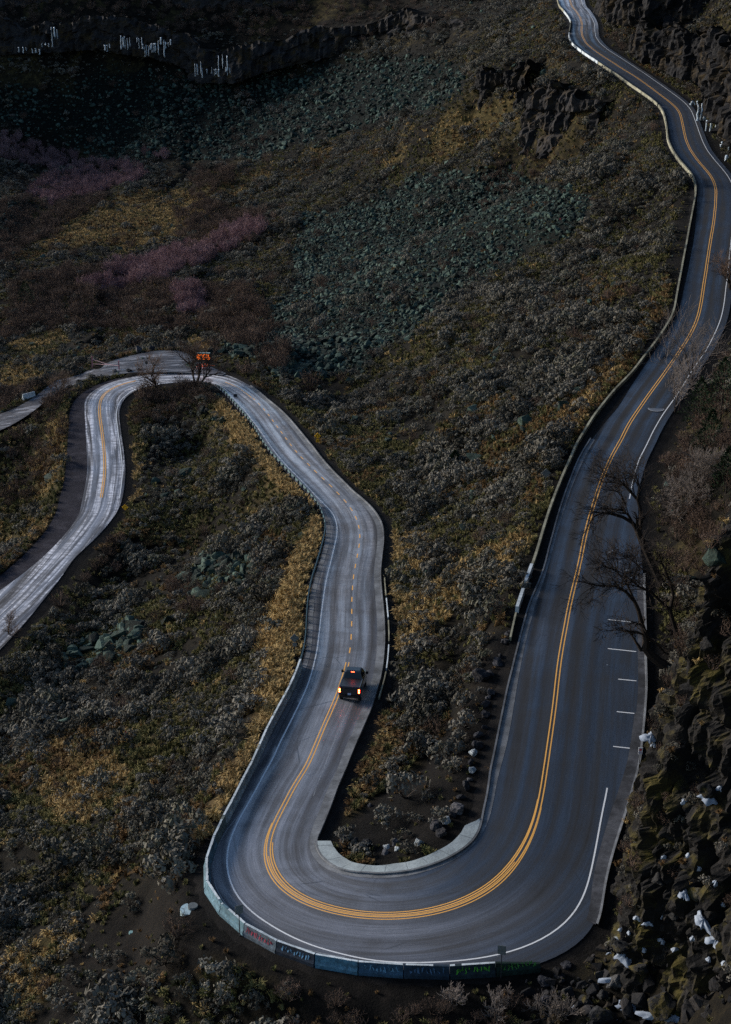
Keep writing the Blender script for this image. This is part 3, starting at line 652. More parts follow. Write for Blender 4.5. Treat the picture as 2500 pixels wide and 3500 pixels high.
# zones, outlined in display units
Zt = [[(470,790),(520,760),(600,700),(650,640),(640,560),(680,480),(800,440),(930,400),(1060,370),(1200,400),(1320,440),(1300,500),(1190,560),(1060,620),(960,700),(860,770),(800,830),(700,850),(620,840),(580,800)],
      [(-50,200),(60,190),(130,200),(230,150),(330,160),(430,150),(520,190),(640,150),(760,130),(900,130),(1040,140),(1030,200),(920,260),(800,290),(650,330),(560,350),(420,350),(300,370),(180,340),(60,290),(-50,280)],
      [(-20,430),(50,440),(60,500),(20,560),(-20,560)]]
Zrub = [[(400,1280),(450,1240),(550,1230),(570,1270),(520,1310),(430,1330)], [(130,1470),(200,1410),(310,1370),(330,1430),(220,1480),(120,1530)], [(640,1240),(620,1230),(600,1250)]]
Zgr = [[(700,1150),(722,1200),(700,1300),(690,1420),(660,1480),(610,1590),(560,1680),(500,1790),(460,1870),(440,1860),(480,1760),(560,1640),(575,1560),(590,1450),(560,1420),(620,1320),(660,1220)], [(490,890),(560,940),(640,1040),(720,1140),(700,1150),(600,1060),(540,1000),(480,930)],
       [(180,470),(300,430),(500,420),(470,490),(520,520),(400,540),(150,560),(60,570),(100,520)], [(1190,1140),(1230,1000),(1330,870),(1440,740),(1500,650),(1510,560),(1480,620),(1400,740),(1290,860),(1200,980),(1150,1100)],
       [(860,1200),(960,1180),(1010,1250),(1180,1170),(1120,1300),(1010,1350),(960,1420),(860,1480),(850,1330)], [(430,740),(480,790),(560,800),(400,770)], [(0,770),(120,730),(160,760),(0,800)], [(110,900),(170,900),(160,1050),(110,1150),(60,1100)], [(-10,1170),(120,1150),(90,1230),(0,1250)],
       [(270,1000),(310,980),(300,1130),(270,1130)], [(830,380),(1000,250),(1160,200),(1160,260),(1020,330),(880,420)], [(800,330),(900,290),(960,270),(850,350)], [(0,1650),(400,1600),(500,1620),(330,1740),(200,1830),(0,1800)], [(0,2130),(150,2050),(200,1960),(150,2200),(60,2260),(0,2274)],
       [(740,1800),(830,1680),(850,1600),(880,1650),(800,1780),(740,1860)], [(500,420),(700,330),(760,300),(700,360),(560,420)], [(0,820),(80,800),(100,850),(0,900)]]
Zbare = [[(120,2170),(200,2060),(330,1990),(420,1900),(455,1870),(470,2010),(560,2090),(700,2140),(900,2170),(1250,2150),(1300,2274),(700,2274),(640,2200),(480,2140),(300,2180),(200,2274),(80,2274)],
         [(730,1850),(800,1790),(900,1720),(980,1640),(1040,1560),(1080,1400),(1150,1390),(1120,1560),(1075,1810),(1000,1880),(850,1920),(740,1870)], [(1480,560),(1530,420),(1545,430),(1510,640),(1490,640)]]
Ztrail = tr(3, [(830,340),(860,370),(890,400),(920,430)], 1, [])
def meadow(px, py): return smask(px, py, [Zgr[2], Zgr[5], Zgr[6]], 12)
def smask(px, py, polys, jit=14):
    jx = px*.6496 + jit*2*(fbm(px*.02, py*.02, 4, 61)-.5); jy = py*.6496 + jit*2*(fbm(px*.02, py*.02, 4, 71)-.5)
    m_ = np.zeros(np.shape(px), bool)
    for p in polys: m_ |= in_poly(jx, jy, p)
    return m_
def blur(a, n=2):
    for _ in range(n):
        a = (np.roll(a, 1, 0)+np.roll(a, -1, 0)+2*a)/4; a = (np.roll(a, 1, 1)+np.roll(a, -1, 1)+2*a)/4
    return a
gpx, gpy, gd = proj(GX, GY, GZ)
mt = blur(smask(gpx, gpy, Zt, 34).astype(float), 5); mr = blur(smask(gpx, gpy, Zrub, 8).astype(float)); mg = blur(smask(gpx, gpy, Zgr, 30)*np.maximum(sstep(.40, .55, fbm(GX*.11+GY*.03, GY*.06, 4, 192)), meadow(gpx, gpy)), 3); mb = blur(smask(gpx, gpy, Zbare, 8).astype(float), 3)
trail = np.zeros_like(GX)
for seg in ([(640,1137),(655,1160),(690,1185),(712,1200)], [(632,1062),(650,1040),(675,1000),(668,970)]):
    for (a, b), (c, d_) in zip(seg[:-1], seg[1:]):
        t = np.clip(((gpx-a)*(c-a)+(gpy-b)*(d_-b))/((c-a)**2+(d_-b)**2), 0, 1); trail = np.maximum(trail, 1-sstep(2.5, 8, np.hypot(gpx-a-t*(c-a), gpy-b-t*(d_-b))))
ge, _, gsd, gsi = road_dist(GX, GY); ge = ge.reshape(GX.shape)
idx = np.arange(NR_*NC_).reshape(NR_, NC_)
Fg = np.stack([idx[:-1, :-1], idx[:-1, 1:], idx[1:, 1:], idx[1:, :-1]], -1).reshape(-1, 4)
me = bpy.data.meshes.new('ground'); me.vertices.add(NR_*NC_); me.vertices.foreach_set('co', np.stack([GX, GY, GZ], -1).astype(np.float32).ravel())
me.loops.add(Fg.size); me.loops.foreach_set('vertex_index', Fg.astype(np.int32).ravel()); me.polygons.add(len(Fg)); me.polygons.foreach_set('loop_start', np.arange(0, Fg.size, 4, dtype=np.int32)); me.polygons.foreach_set('loop_total', np.full(len(Fg), 4, np.int32))
me.polygons.foreach_set('use_smooth', np.ones(len(Fg), bool)); me.update(); me.validate(); me.materials.append(M['ground'])
bankm = blur(smask(gpx, gpy, Zgr[:2], 8).astype(float), 3)*sstep(.5, 1.3, ge)
for nm, a in (('bank', bankm), ('talus', np.maximum(mt, mr)), ('grass', np.clip(mg + .50*sstep(.42, .60, fbm(GX*.13, GY*.13, 4, 95)), 0, 1)), ('bare', np.maximum(mb, 1-sstep(1.0, 3.0, ge))), ('trail', trail)):
    at = me.attributes.new(nm, 'FLOAT', 'POINT'); at.data.foreach_set('value', a.astype(np.float32).ravel())
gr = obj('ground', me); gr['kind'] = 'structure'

# ------------------------------------------------------------------ rock walls
from mathutils.bvhtree import BVHTree
def cliff(name, base, lean=.15, m=None, du=.5, dv=.5, colw=1.6, depth=1.2, ledge=5.0, step=.9, rough=1.0, seed=0, toward=None, cap=12, label=None):
    """base: [(x, y, z, height)] -> wall of broken basalt columns and ledges, facing toward"""
    b = np.array(base, float); d = np.r_[0, np.cumsum(np.hypot(*np.diff(b[:, :2], axis=0).T))]
    u = np.arange(0, d[-1], du); B = np.stack([np.interp(u, d, b[:, i]) for i in range(4)], 1); B = gsm(B, 2.0)
    t = np.gradient(B[:, :2], axis=0); t /= np.hypot(*t.T)[:, None]; n = np.stack([-t[:, 1], t[:, 0]], 1)
    tw = np.array(toward if toward is not None else (0, 0)) - B[:, :2]
    if np.mean(np.sum(n*tw, 1)) < 0: n = -n
    hmax = b[:, 3].max(); nv = int(hmax/dv)+1; v = np.linspace(0, 1, nv)
    UU = np.repeat(u[None], nv, 0); VV = v[:, None]*B[None, :, 3]
    B[:, 3] *= 1+.34*(fbm(u*.11, u*0+seed, 4, seed+60)-.5)*2*(cap < 20)
    VV = v[:, None]*B[None, :, 3]
    wv = VV + 1.6*(fbm(UU*.12, VV*.08, 3, seed+5)-.5)*ledge*.5
    bi = np.floor(wv/ledge); 
    cu = UU/colw + 1.3*(fbm(UU*.25, bi*3.1, 2, seed+9)-.5) + .25*fbm(UU*.2, VV*.25, 3, seed+2)
    ci = np.floor(cu); fr = cu-ci
    hh = _hash(ci.astype(np.int64), bi.astype(np.int64), seed+77)
    top_cut = wv/ledge-bi
    flute = lambda k, a, sd_: a*(1-np.abs(2*vnoise(UU*k+1.2*fbm(UU*.3, VV*.4, 2, sd_), VV*k*.16, seed+sd_)-1))
    dd = depth*(hh-.35)*.8 + .16*colw*(1-(2*fr-1)**2) - bi*step - depth*.7*sstep(.45+.5*hh, .55+.5*hh, top_cut)
    dd += flute(.9, .75, 31) + flute(2.3, .40, 32) + flute(5.0, .16, 34)
    dd += rough*(3.4*(fbm(UU*.07, VV*.09, 4, seed+3)-.5) + 1.5*(fbm(UU*.40, VV*.45, 4, seed+4)-.5) + .55*(fbm(UU*1.7, VV*1.9, 3, seed+6)-.5))
    dd -= .7 + 1.0*sstep(.62, .72, vnoise(UU*.9, VV*.35, seed+40))            # dark clefts
    off = dd - VV*lean
    X = B[None, :, 0]+n[None, :, 0]*off; Y = B[None, :, 1]+n[None, :, 1]*off; Z = B[None, :, 2]+VV + .5*(fbm(UU*.5, VV*.5, 2, seed+8)-.5)
    rows = [np.stack([X, Y, Z], -1)]
    last = rows[0][-1]
    for k in (1, 2, 3):
        q = last.copy(); q[:, 0] -= n[:, 0]*cap*k/3; q[:, 1] -= n[:, 1]*cap*k/3; q[:, 2] += .3*k + 1.2*(fbm(u*.3, u*0+k, 3, seed)-.5); q[:, 2] = np.maximum(q[:, 2]*(1-k/3)+(ground_z(q[:, 0], q[:, 1])+.25)*(k/3), ground_z(q[:, 0], q[:, 1])-.4); rows.append(q[None])
    Vt = np.concatenate(rows, 0); nr_, nc_ = Vt.shape[:2]
    ii = np.arange(nr_*nc_).reshape(nr_, nc_)
    Fc = np.stack([ii[:-1, :-1], ii[:-1, 1:], ii[1:, 1:], ii[1:, :-1]], -1).reshape(-1, 4)
    a, b_, c = Vt.reshape(-1, 3)[Fc[len(Fc)//3][:3]]
    q = np.cross(b_-a, c-b_)
    if np.dot(q[:2], n[len(n)//2]) < 0: Fc = Fc[:, ::-1]
    fm = (np.arange(len(Fc)) >= (nr_-4)*(nc_-1)).astype(int)
    me = mesh(name, Vt.reshape(-1, 3), Fc, [m or M['basalt'], M['ground']], fmat=fm); o = obj(name, me); o['kind'] = 'structure'
    return o, BVHTree.FromPolygons([tuple(p) for p in Vt.reshape(-1, 3)], [tuple(map(int, f_)) for f_ in Fc])
Bp = lambda x, y, z, h: (*unproj(x*D, y*D, z), h)
BY = lambda x, y, Y, h, dz=0: (lambda p: (p[0], p[1], p[2]+dz, h))(unprojY(x*D, y*D, Y))
near_cliff, near_bvh = cliff('cliff', [Bp(1590,2620,-1,34), Bp(1540,2420,-.5,34), Bp(1450,2290,0,34), Bp(1385,2215,.4,32), Bp(1368,2160,.6,30), Bp(1378,2080,1.0,30), Bp(1412,1900,2.2,27), Bp(1466,1760,3.8,25), Bp(1522,1620,6.0,23), Bp(1575,1440,9.2,20), Bp(1622,1300,12.5,18), Bp(1690,1160,16,16), Bp(1790,980,20,14)],
    lean=.06, m=M['nearbasalt'], du=.20, dv=.22, colw=1.2, depth=1.1, ledge=3.1, step=.26, rough=1.1, seed=3, toward=(-20, 120))
cliff('cliff', [BY(-160,112,612,12,-1), BY(0,118,610,11,-1), BY(80,112,609,11,-1), BY(200,104,608,11,-1), BY(330,122,606,12,-1), BY(400,140,603,12,-1), BY(440,176,597,12,-1), BY(520,178,592,13,-1), BY(600,150,592,11,-1), BY(700,128,592,10,-1), BY(820,104,590,10,-1), BY(900,92,580,10,-1), BY(980,100,560,10,-1), BY(1040,118,530,9,-1)],
    lean=.1, du=.8, dv=.7, colw=2.6, depth=2.0, ledge=6, step=.8, rough=1.2, seed=13, toward=(0, 300), cap=14)
cliff('cliff', [BY(-160,35,632,12), BY(100,20,634,12), BY(330,25,636,12), BY(600,35,630,12), BY(800,30,626,12), BY(950,25,600,12)], lean=.25, du=1.0, dv=.9, colw=3.4, depth=2.5, ledge=8, step=1.4, rough=1.8, seed=23, toward=(0, 300), cap=30)
cliff('cliff', [Bp(1150,322,1,12), Bp(1158,338,.6,14), Bp(1200,350,1.2,15), Bp(1250,352,2.2,14.5), Bp(1290,350,3.2,13.5), Bp(1315,340,5,10)], lean=.08, du=.5, dv=.5, colw=1.7, depth=1.6, ledge=5, step=.45, rough=1.0, seed=33, toward=(0, 250), cap=5)
cliff('cliff', [Bp(1046,240,2.4,8), Bp(1060,252,2.4,11), Bp(1100,250,3.6,12), Bp(1140,248,5,12), Bp(1165,236,7,10)], lean=.08, du=.5, dv=.5, colw=1.9, depth=1.6, ledge=5, step=.5, rough=1.0, seed=43, toward=(0, 300), cap=5)
cliff('cliff', [Bp(1408,112,22,7), Bp(1422,140,21.2,8), Bp(1451,150,20.6,9), Bp(1490,168,20.4,10), Bp(1540,182,20.2,11), Bp(1556,215,19,12), Bp(1590,280,17.4,14), Bp(1635,345,16,16), Bp(1700,460,14.5,18), Bp(1760,700,13,18)], lean=.12, du=.45, dv=.45, colw=1.8, depth=1.5, ledge=5, step=.5, rough=.9, seed=53, toward=(0, 300), cap=9)
cliff('cliff', [BY(1335,28,440,12), BY(1350,45,420,16), BY(1390,58,396,22), BY(1440,60,388,24), BY(1540,60,384,24), BY(1640,70,380,24), BY(1800,90,370,24)], lean=.12, du=.6, dv=.6, colw=2.0, depth=1.8, ledge=7, step=.6, rough=1.0, seed=63, toward=(0, 250), cap=20)

# ------------------------------------------------------------------ plants and stones: a few shapes of each kind
def quad_cloud(V, Fc, Mi, c, d, ln, wd, mi, rnd):
    """one narrow leaf-like face"""
    s_ = d.cross(Vector((rnd.uniform(-1, 1), rnd.uniform(-1, 1), rnd.uniform(-1, 1)))); s_ = s_.normalized()*wd/2 if s_.length > 1e-6 else Vector((wd/2, 0, 0))
    n = len(V); V += [c-s_, c+s_, c+s_*.6+d*ln, c-s_*.6+d*ln]; Fc.append((n, n+1, n+2, n+3)); Mi.append(mi)
def sage_mesh(seed, nb=11, leaves=26, r=.60, h=.60):
    """woody stems, each ending in a rounded puff of small leaves that face outwards"""
    rnd = random.Random(seed); V = []; Fc = []; Mi = []
    for b in range(nb):
        a = 2.4*b+rnd.uniform(-.5, .5); el = rnd.uniform(.2, 1.4) if b else 1.5; L = rnd.uniform(.65, 1.05)
        tip = Vector((math.cos(a)*math.cos(el)*r*L, math.sin(a)*math.cos(el)*r*L, .14+math.sin(el)*h*L*rnd.uniform(.7, 1.1))); pr = rnd.uniform(.13, .24)
        d = tip.normalized(); s_ = d.orthogonal().normalized()*.018; n = len(V); V += [-s_, s_, tip+s_*.4, tip-s_*.4]; Fc.append((n, n+1, n+2, n+3)); Mi.append(1)
        for k in range(leaves):
            u = Vector([rnd.gauss(0, 1) for _ in range(3)]).normalized(); u = (u+d*.35+Vector((0, 0, .25))).normalized()
            c = tip+u*pr*rnd.uniform(.8, 1.15); up = Vector((0, 0, 1))+Vector([rnd.uniform(-.5, .5) for _ in range(3)]); t = (up-u*up.dot(u)); t = t.normalized() if t.length > 1e-4 else u.orthogonal()
            t = (t*.85+u*rnd.uniform(-.1, .5)).normalized(); s2 = u.cross(t).normalized()*rnd.uniform(.022, .042); ln = rnd.uniform(.07, .14); n = len(V)
            V += [c-s2, c+s2, c+s2*.5+t*ln, c-s2*.5+t*ln]; Fc.append((n, n+1, n+2, n+3)); Mi.append(0)
    return mesh('sagebrush', V, Fc, [M['sage'], M['twig']], fmat=Mi)
def grass_mesh(seed, n_=46, h=.42, m='grass'):
    rnd = random.Random(seed); V = []; Fc = []
    for k in range(n_):
        a = rnd.uniform(0, 2*PI); r0 = rnd.uniform(0, .12); ln = h*rnd.uniform(.6, 1.2); out = rnd.uniform(.15, .9)
        p = Vector((math.cos(a)*r0, math.sin(a)*r0, 0)); q = p+Vector((math.cos(a)*out*ln*.5, math.sin(a)*out*ln*.5, ln*.75)); t = q+Vector((math.cos(a)*out*ln*.5, math.sin(a)*out*ln*.5, ln*(.25-.45*out)))
        s_ = Vector((-math.sin(a), math.cos(a), 0))*.017; i = len(V); V += [p-s_, p+s_, q+s_, q-s_, t]; Fc += [(i, i+1, i+2, i+3), (i+3, i+2, i+4)]
    return mesh('grass_tuft', V, Fc, M[m])
def brush_mesh(seed, m='brush', h=1.5, sp=.9, n_=34, up=.5, name='bare_shrub', tw=7):
    rnd = random.Random(seed); V = []; Fc = []; Mi = []
    def strip(a, b, w0, w1, mi=0):
        d = b-a; s_ = d.cross(Vector((rnd.uniform(-1, 1), rnd.uniform(-1, 1), .2))); s_ = s_.normalized() if s_.length > 1e-6 else Vector((1, 0, 0))
        i = len(V); V.extend([a-s_*w0, a+s_*w0, b+s_*w1, b-s_*w1]); Fc.append((i, i+1, i+2, i+3)); Mi.append(mi)
    for k in range(n_):
        a = rnd.uniform(0, 2*PI); o = rnd.random()**.6*sp; hh = h*rnd.uniform(.65, 1.1)*(1-.45*(o/sp)**2)
        p0 = Vector((math.cos(a)*o*.25, math.sin(a)*o*.25, 0)); p1 = Vector((math.cos(a)*o*.7, math.sin(a)*o*.7, hh*.5)); p2 = Vector((math.cos(a)*o*(1.0+.1*up), math.sin(a)*o, hh))
        strip(p0, p1, .022, .014); strip(p1, p2, .014, .006)
        for j in range(tw):
            t = rnd.uniform(.15, 1); q = p1.lerp(p2, t); e = q+Vector((rnd.uniform(-1, 1), rnd.uniform(-1, 1), rnd.uniform(.1, 1.1))).normalized()*rnd.uniform(.18, .42)
            strip(q, e, .009, .005)
    return mesh(name, V, Fc, [M[m]], fmat=Mi)
def rock_mesh(seed, m, flat=.62, n_=15, name='boulder', round_=.0):
    rnd = random.Random(seed); bm = bmesh.new()
    for k in range(n_):
        v = Vector([rnd.gauss(0, 1) for _ in range(3)]).normalized()*rnd.uniform(.72, 1.0)*.5
        bm.verts.new((v.x*rnd.uniform(.9, 1.25), v.y, v.z*flat*1.3))
    r_ = bmesh.ops.convex_hull(bm, input=bm.verts); bmesh.ops.delete(bm, geom=[g for g in r_['geom_interior'] if isinstance(g, bmesh.types.BMVert)], context='VERTS')
    if round_:
        bmesh.ops.triangulate(bm, faces=bm.faces); bmesh.ops.subdivide_edges(bm, edges=bm.edges, cuts=3, use_grid_fill=True); bmesh.ops.smooth_vert(bm, verts=bm.verts, factor=.5, use_axis_x=True, use_axis_y=True, use_axis_z=True)
        from mathutils import noise as mno
        for v in bm.verts:
            q = v.co*3.1+Vector((seed, 0, 0)); v.co += v.co.normalized()*(.10*mno.noise(q)+.05*mno.noise(q*2.7)-.03*abs(mno.noise(q*6)))
    bmesh.ops.recalc_face_normals(bm, faces=bm.faces)
    me = bpy.data.meshes.new(name); bm.to_mesh(me); bm.free(); me.materials.append(m); return me

def gn_scatter(name, P, rot, scl, var, sources, label, cat):
    """stuff: one object that instances the sources on its points"""
    me = bpy.data.meshes.new(name); me.vertices.add(len(P)); me.vertices.foreach_set('co', P.astype(np.float32).ravel())
    a = me.attributes.new('rot', 'FLOAT_VECTOR', 'POINT'); a.data.foreach_set('vector', rot.astype(np.float32).ravel())
    a = me.attributes.new('scl', 'FLOAT_VECTOR', 'POINT'); a.data.foreach_set('vector', scl.astype(np.float32).ravel())
    a = me.attributes.new('var', 'INT', 'POINT'); a.data.foreach_set('value', var.astype(np.int32))
    me.update(); o = obj(name, me)
    g = bpy.data.node_groups.new(name, 'GeometryNodeTree'); g.interface.new_socket('Geometry', in_out='INPUT', socket_type='NodeSocketGeometry'); g.interface.new_socket('Geometry', in_out='OUTPUT', socket_type='NodeSocketGeometry')
    gi = g.nodes.new('NodeGroupInput'); go = g.nodes.new('NodeGroupOutput'); jn = g.nodes.new('GeometryNodeJoinGeometry')
    def at(nm, ty):
        q = g.nodes.new('GeometryNodeInputNamedAttribute'); q.data_type = ty; q.inputs[0].default_value = nm; return q.outputs['Attribute']
    r_, s_, v_ = at('rot', 'FLOAT_VECTOR'), at('scl', 'FLOAT_VECTOR'), at('var', 'INT')
    for k, src in enumerate(sources):
        oi = g.nodes.new('GeometryNodeObjectInfo'); oi.transform_space = 'ORIGINAL'; oi.inputs['Object'].default_value = src; oi.inputs['As Instance'].default_value = True
        cp = g.nodes.new('FunctionNodeCompare'); cp.data_type = 'INT'; cp.operation = 'EQUAL'
        ins_ = [i for i in cp.inputs if i.type == 'INT']; g.links.new(v_, ins_[0]); ins_[1].default_value = k
        ip = g.nodes.new('GeometryNodeInstanceOnPoints'); g.links.new(gi.outputs[0], ip.inputs['Points']); g.links.new(cp.outputs[0], ip.inputs['Selection']); g.links.new(oi.outputs['Geometry'], ip.inputs['Instance'])
        g.links.new(r_, ip.inputs['Rotation']); g.links.new(s_, ip.inputs['Scale']); g.links.new(ip.outputs[0], jn.inputs[0])
    g.links.new(jn.outputs[0], go.inputs[0])
    md = o.modifiers.new('scatter', 'NODES'); md.node_group = g
    return tag(o, label, cat, kind='stuff')

def candidates(spacing, y0=74, y1=640, seed=0, grow=.0):
    r_ = np.random.default_rng(seed); out = []; y = y0
    while y < y1:
        sp = spacing*(1+grow*max(0, y-200)/400); hw = .30*y+16; xs = np.arange(-hw, hw, sp); n = len(xs)
        out.append(np.stack([xs+r_.uniform(-.5, .5, n)*sp, y+r_.uniform(-.5, .5, n)*sp], 1)); y += sp
    P = np.concatenate(out); x, y = P.T; z = ground_z(x, y); px, py, d = proj(x, y, z); k = (px > -380) & (px < 2760) & (py > -70) & (py < 3640)
    return x[k], y[k], z[k], px[k], py[k], d[k]
def slope_n(x, y):
    e = .6; gx = (ground_z(x+e, y)-ground_z(x-e, y))/(2*e); gy = (ground_z(x, y+e)-ground_z(x, y-e))/(2*e); return gx, gy
WHERE = [(lambda x, y: y > 2090 and x < 700, 'on the dark soil below the hairpin barrier'), (lambda x, y: y > 2090, 'below the painted barrier at the near bend'),
 (lambda x, y: x > 1330 and y > 1450, 'on the mossy cliff side of the road'), (lambda x, y: x > 1430, 'on the dark bank above the upper road'),
 (lambda x, y: y > 1450 and x > 800, 'on the ground inside the near hairpin'), (lambda x, y: y > 1650, 'low on the slope left of the near hairpin'),
 (lambda x, y: y > 1250 and x < 700, 'halfway up the slope left of the middle road'), (lambda x, y: y > 880 and 270 < x < 700, 'between the two lower roads'),
 (lambda x, y: y > 880 and x < 270, 'beside the lowest road'), (lambda x, y: y > 900, 'on the slope between middle and upper road'), (lambda x, y: y > 600, 'higher on the slope under the upper road'), (lambda x, y: True, 'far up the canyon')]
def where(px, py):
    x, y = px*.6496, py*.6496
    for fn, t in WHERE:
        if fn(x, y): return t
def individuals(name, meshes, P, rot, scl, var, size, n_ind, lab, cat, group, stuff_label, stuff_name, per):
    """the n_ind that show largest are objects of their own; the rest one stuff object"""
    k = np.argsort(-size); first = {}
    ind = list(k[:n_ind]); rest = k[n_ind:]
    for v in range(len(meshes)):                     # make sure every shape has an individual
        if not np.any(var[ind] == v): var[ind[v]] = v
    for i in ind:
        me = meshes[var[i]]; o = bpy.data.objects.new(name, me); COL.objects.link(o)
        o.location = P[i]; o.rotation_euler = rot[i]; o.scale = scl[i]; first.setdefault(int(var[i]), o)
        a, b, _ = proj(*P[i]); word = per(float(np.mean(scl[i])), i)
        tag(o, lab % (word, where(a, b)), cat, group)
    if len(rest): gn_scatter(stuff_name, P[rest], rot[rest], scl[rest], var[rest], [first[v] for v in range(len(meshes))], stuff_label, cat)
Zpur = [[(60,435),(110,395),(180,368),(290,360),(330,385),(290,415),(200,440),(110,465)], [(180,640),(260,590),(400,555),(500,520),(580,490),(590,510),(520,560),(420,600),(330,635),(240,655)], [(320,345),(385,340),(370,368)], [(390,640),(450,640),(450,700),(400,700)], [(0,300),(100,330),(210,350),(120,380),(0,360)]]
Zbrn = [[(262,905),(300,868),(350,850),(478,852),(486,880),(455,925),(350,945),(280,940)], [(380,480),(470,450),(540,470),(600,470),(590,520),(500,540),(390,530)], [(20,640),(150,590),(390,610),(400,690),(200,700),(20,710)], [(-30,455),(100,430),(250,440),(140,520),(60,560),(-30,610)],
 [(420,390),(470,370),(530,380),(500,440),(430,445)], [(1475,960),(1545,840),(1640,700),(1640,1230),(1530,1290),(1480,1180),(1462,1080)], [(1490,170),(1640,190),(1640,360),(1560,262)], [(262,1165),(290,1180),(190,1300),(70,1410),(20,1440),(90,1330),(190,1230)], [(620,2225),(900,2190),(1230,2180),(1260,2290),(560,2310)],
 [(1110,330),(1200,320),(1235,380),(1140,430),(1060,420)], [(430,640),(560,640),(620,760),(520,770),(440,730)], [(560,770),(640,780),(640,830),(580,820)], [(380,1290),(440,1280),(450,1370),(380,1380)], [(-20,880),(150,850),(150,1000),(60,1120),(-20,1120)], [(0,700),(400,700),(430,740),(100,730),(0,760)], [(1330,60),(1420,130),(1480,180),(1380,110)], [(-20,0),(900,0),(1050,40),(760,95),(600,90),(400,75),(-20,70)], [(1450,1180),(1530,1240),(1500,1500),(1450,1640),(1446,1400)]]
CORNER = [(1170,2150),(1330,2100),(1390,2120),(1480,2010),(1640,1900),(1640,2400),(1170,2400)]
Zbare.append(CORNER); Zbare.append([(1450,980),(1560,820),(1640,700),(1640,1260),(1530,1300),(1470,1180)]); Zbrn[8] = [(600,2215),(780,2200),(900,2180),(1180,2175),(1200,2320),(560,2320)]
def scatter_all():
    global mid_used
    # --- talus blocks
    for polys, spc, smin, smax, y0, y1, seed in ((Zt[:1], .78, .45, 1.15, 150, 560, 5), (Zt[1:2], 1.25, .7, 1.6, 380, 640, 6)): pass
    X1 = candidates(.66, 150, 470, 5); X2 = candidates(1.2, 400, 640, 6); res = []
    for (x, y, z, px, py, d), near in ((X1, 1), (X2, 0)):
        k = (smask(px, py, Zt, 34) & (rng.random(len(x)) < .5+1.0*fbm(x*.08, y*.08, 4, 98))) & ((y < 435) if near else (y >= 435))
        k |= smask(px, py, Zrub, 10) & (rng.random(len(x)) < .97) & bool(near)
        k |= (rng.random(len(x)) < .012)
        e = road_dist(x[k], y[k])[0]; kk = np.nonzero(k)[0][e > 2.6]
        big = smask(px[kk], py[kk], Zrub, 8)
        sc = (.30+1.0*rng.random(len(kk))**3.2)*(1.0 if near else 1.5)*np.where(big, .95, 1)*(1+.5*(py[kk] > 1150)*near)*(.8+1.1*fbm(x[kk]*.07, y[kk]*.07, 3, 99))
        res.append((x[kk], y[kk], z[kk], sc, d[kk], px[kk], py[kk]))
    x, y, z, sc, d, px, py = [np.concatenate([r_[i] for r_ in res]) for i in range(7)]
    n = len(x); rot = rng.uniform(-.5, .5, (n, 3)); rot[:, 2] = rng.uniform(0, 6.28, n); scl = np.stack([sc*rng.uniform(.8, 1.3, n), sc, sc*rng.uniform(.8, 1.1, n)], 1)
    vis = (px > 0) & (px < 2500) & (py > 0) & (py < 3500)
    individuals('boulder', [rock_mesh(100+i, M['talus'], name='boulder') for i in range(6)], np.stack([x, y, z+.08*sc], 1), rot, scl, rng.integers(0, 6, n), sc/d*vis, 300,
        '%s block of teal lichened basalt %s', 'boulder', 'teal lichened rocks on the slopes', 'teal green talus of broken basalt blocks covering the slope', 'talus_rubble', lambda s, i: 'big' if s > 2.2 else 'angular' if s > 1.5 else 'smaller')
    print('talus', n)
    # --- sagebrush
    x, y, z, px, py, d = candidates(.98, 74, 735, 8, .6)
    e, _, sd, si = road_dist(x, y); el, _ = lot_dist(x, y)
    clump = fbm(x*.09, y*.09, 4, 91); dens = .80*sstep(.32, .52, clump)+.16
    dens = np.where(smask(px, py, Zgr[:2], 8), .03, np.where(smask(px, py, Zgr, 30), .22+.6*(fbm(x*.11, y*.11, 3, 191) > .53), dens)); dens = np.where(meadow(px, py), .14, dens); dens = np.where(smask(px, py, Zbare, 8), .12, dens); dens = np.where(smask(px, py, Zt, 20) | smask(px, py, Zrub, 5), .16*(fbm(x*.06, y*.06, 3, 96) > .5)+.03, dens)
    dens = np.where(smask(px, py, Zpur+Zbrn, 6), .10, dens); dens = np.where(in_poly(px*.6496, py*.6496, CORNER) | in_poly(px*.6496, py*.6496, Zbrn[8]), .0, dens); dens = np.where((px*.6496 > 1330) & (py*.6496 > 1400) & ~in_poly(px*.6496, py*.6496, CORNER), .75, dens)
    wgs = np.where((sd < 0) & (SS[si] > s_gs0-10), GS[si], 0); wv = np.where((sd < 0) & (SS[si] > wa) & (SS[si] < wb+4), EB[si]-WALL[si]+.6, 0)
    k = (rng.random(len(x)) < dens) & (e > np.maximum(1.6, np.maximum(wgs, wv))+.6) & (el > .6)
    x, y, z, px, py, d = [a[k] for a in (x, y, z, px, py, d)]; n = len(x)
    sc = (.55+1.30*rng.random(n)**1.7)*(1+.35*(fbm(x*.05, y*.05, 3, 93)-.5))*np.where(py > 2500, 1.12, 1); sc *= .75+.9*sstep(.45, .7, fbm(x*.16, y*.16, 3, 193)); gx, gy = slope_n(x, y)
    rot = np.stack([np.clip(gy, -.5, .5)*.6, -np.clip(gx, -.5, .5)*.6, rng.uniform(0, 6.28, n)], 1)
    scl = np.stack([sc*rng.uniform(.9, 1.25, n), sc*rng.uniform(.9, 1.25, n), sc*rng.uniform(.7, 1.15, n)], 1)
    vis = (px > 0) & (px < 2500) & (py > 0) & (py < 3560)
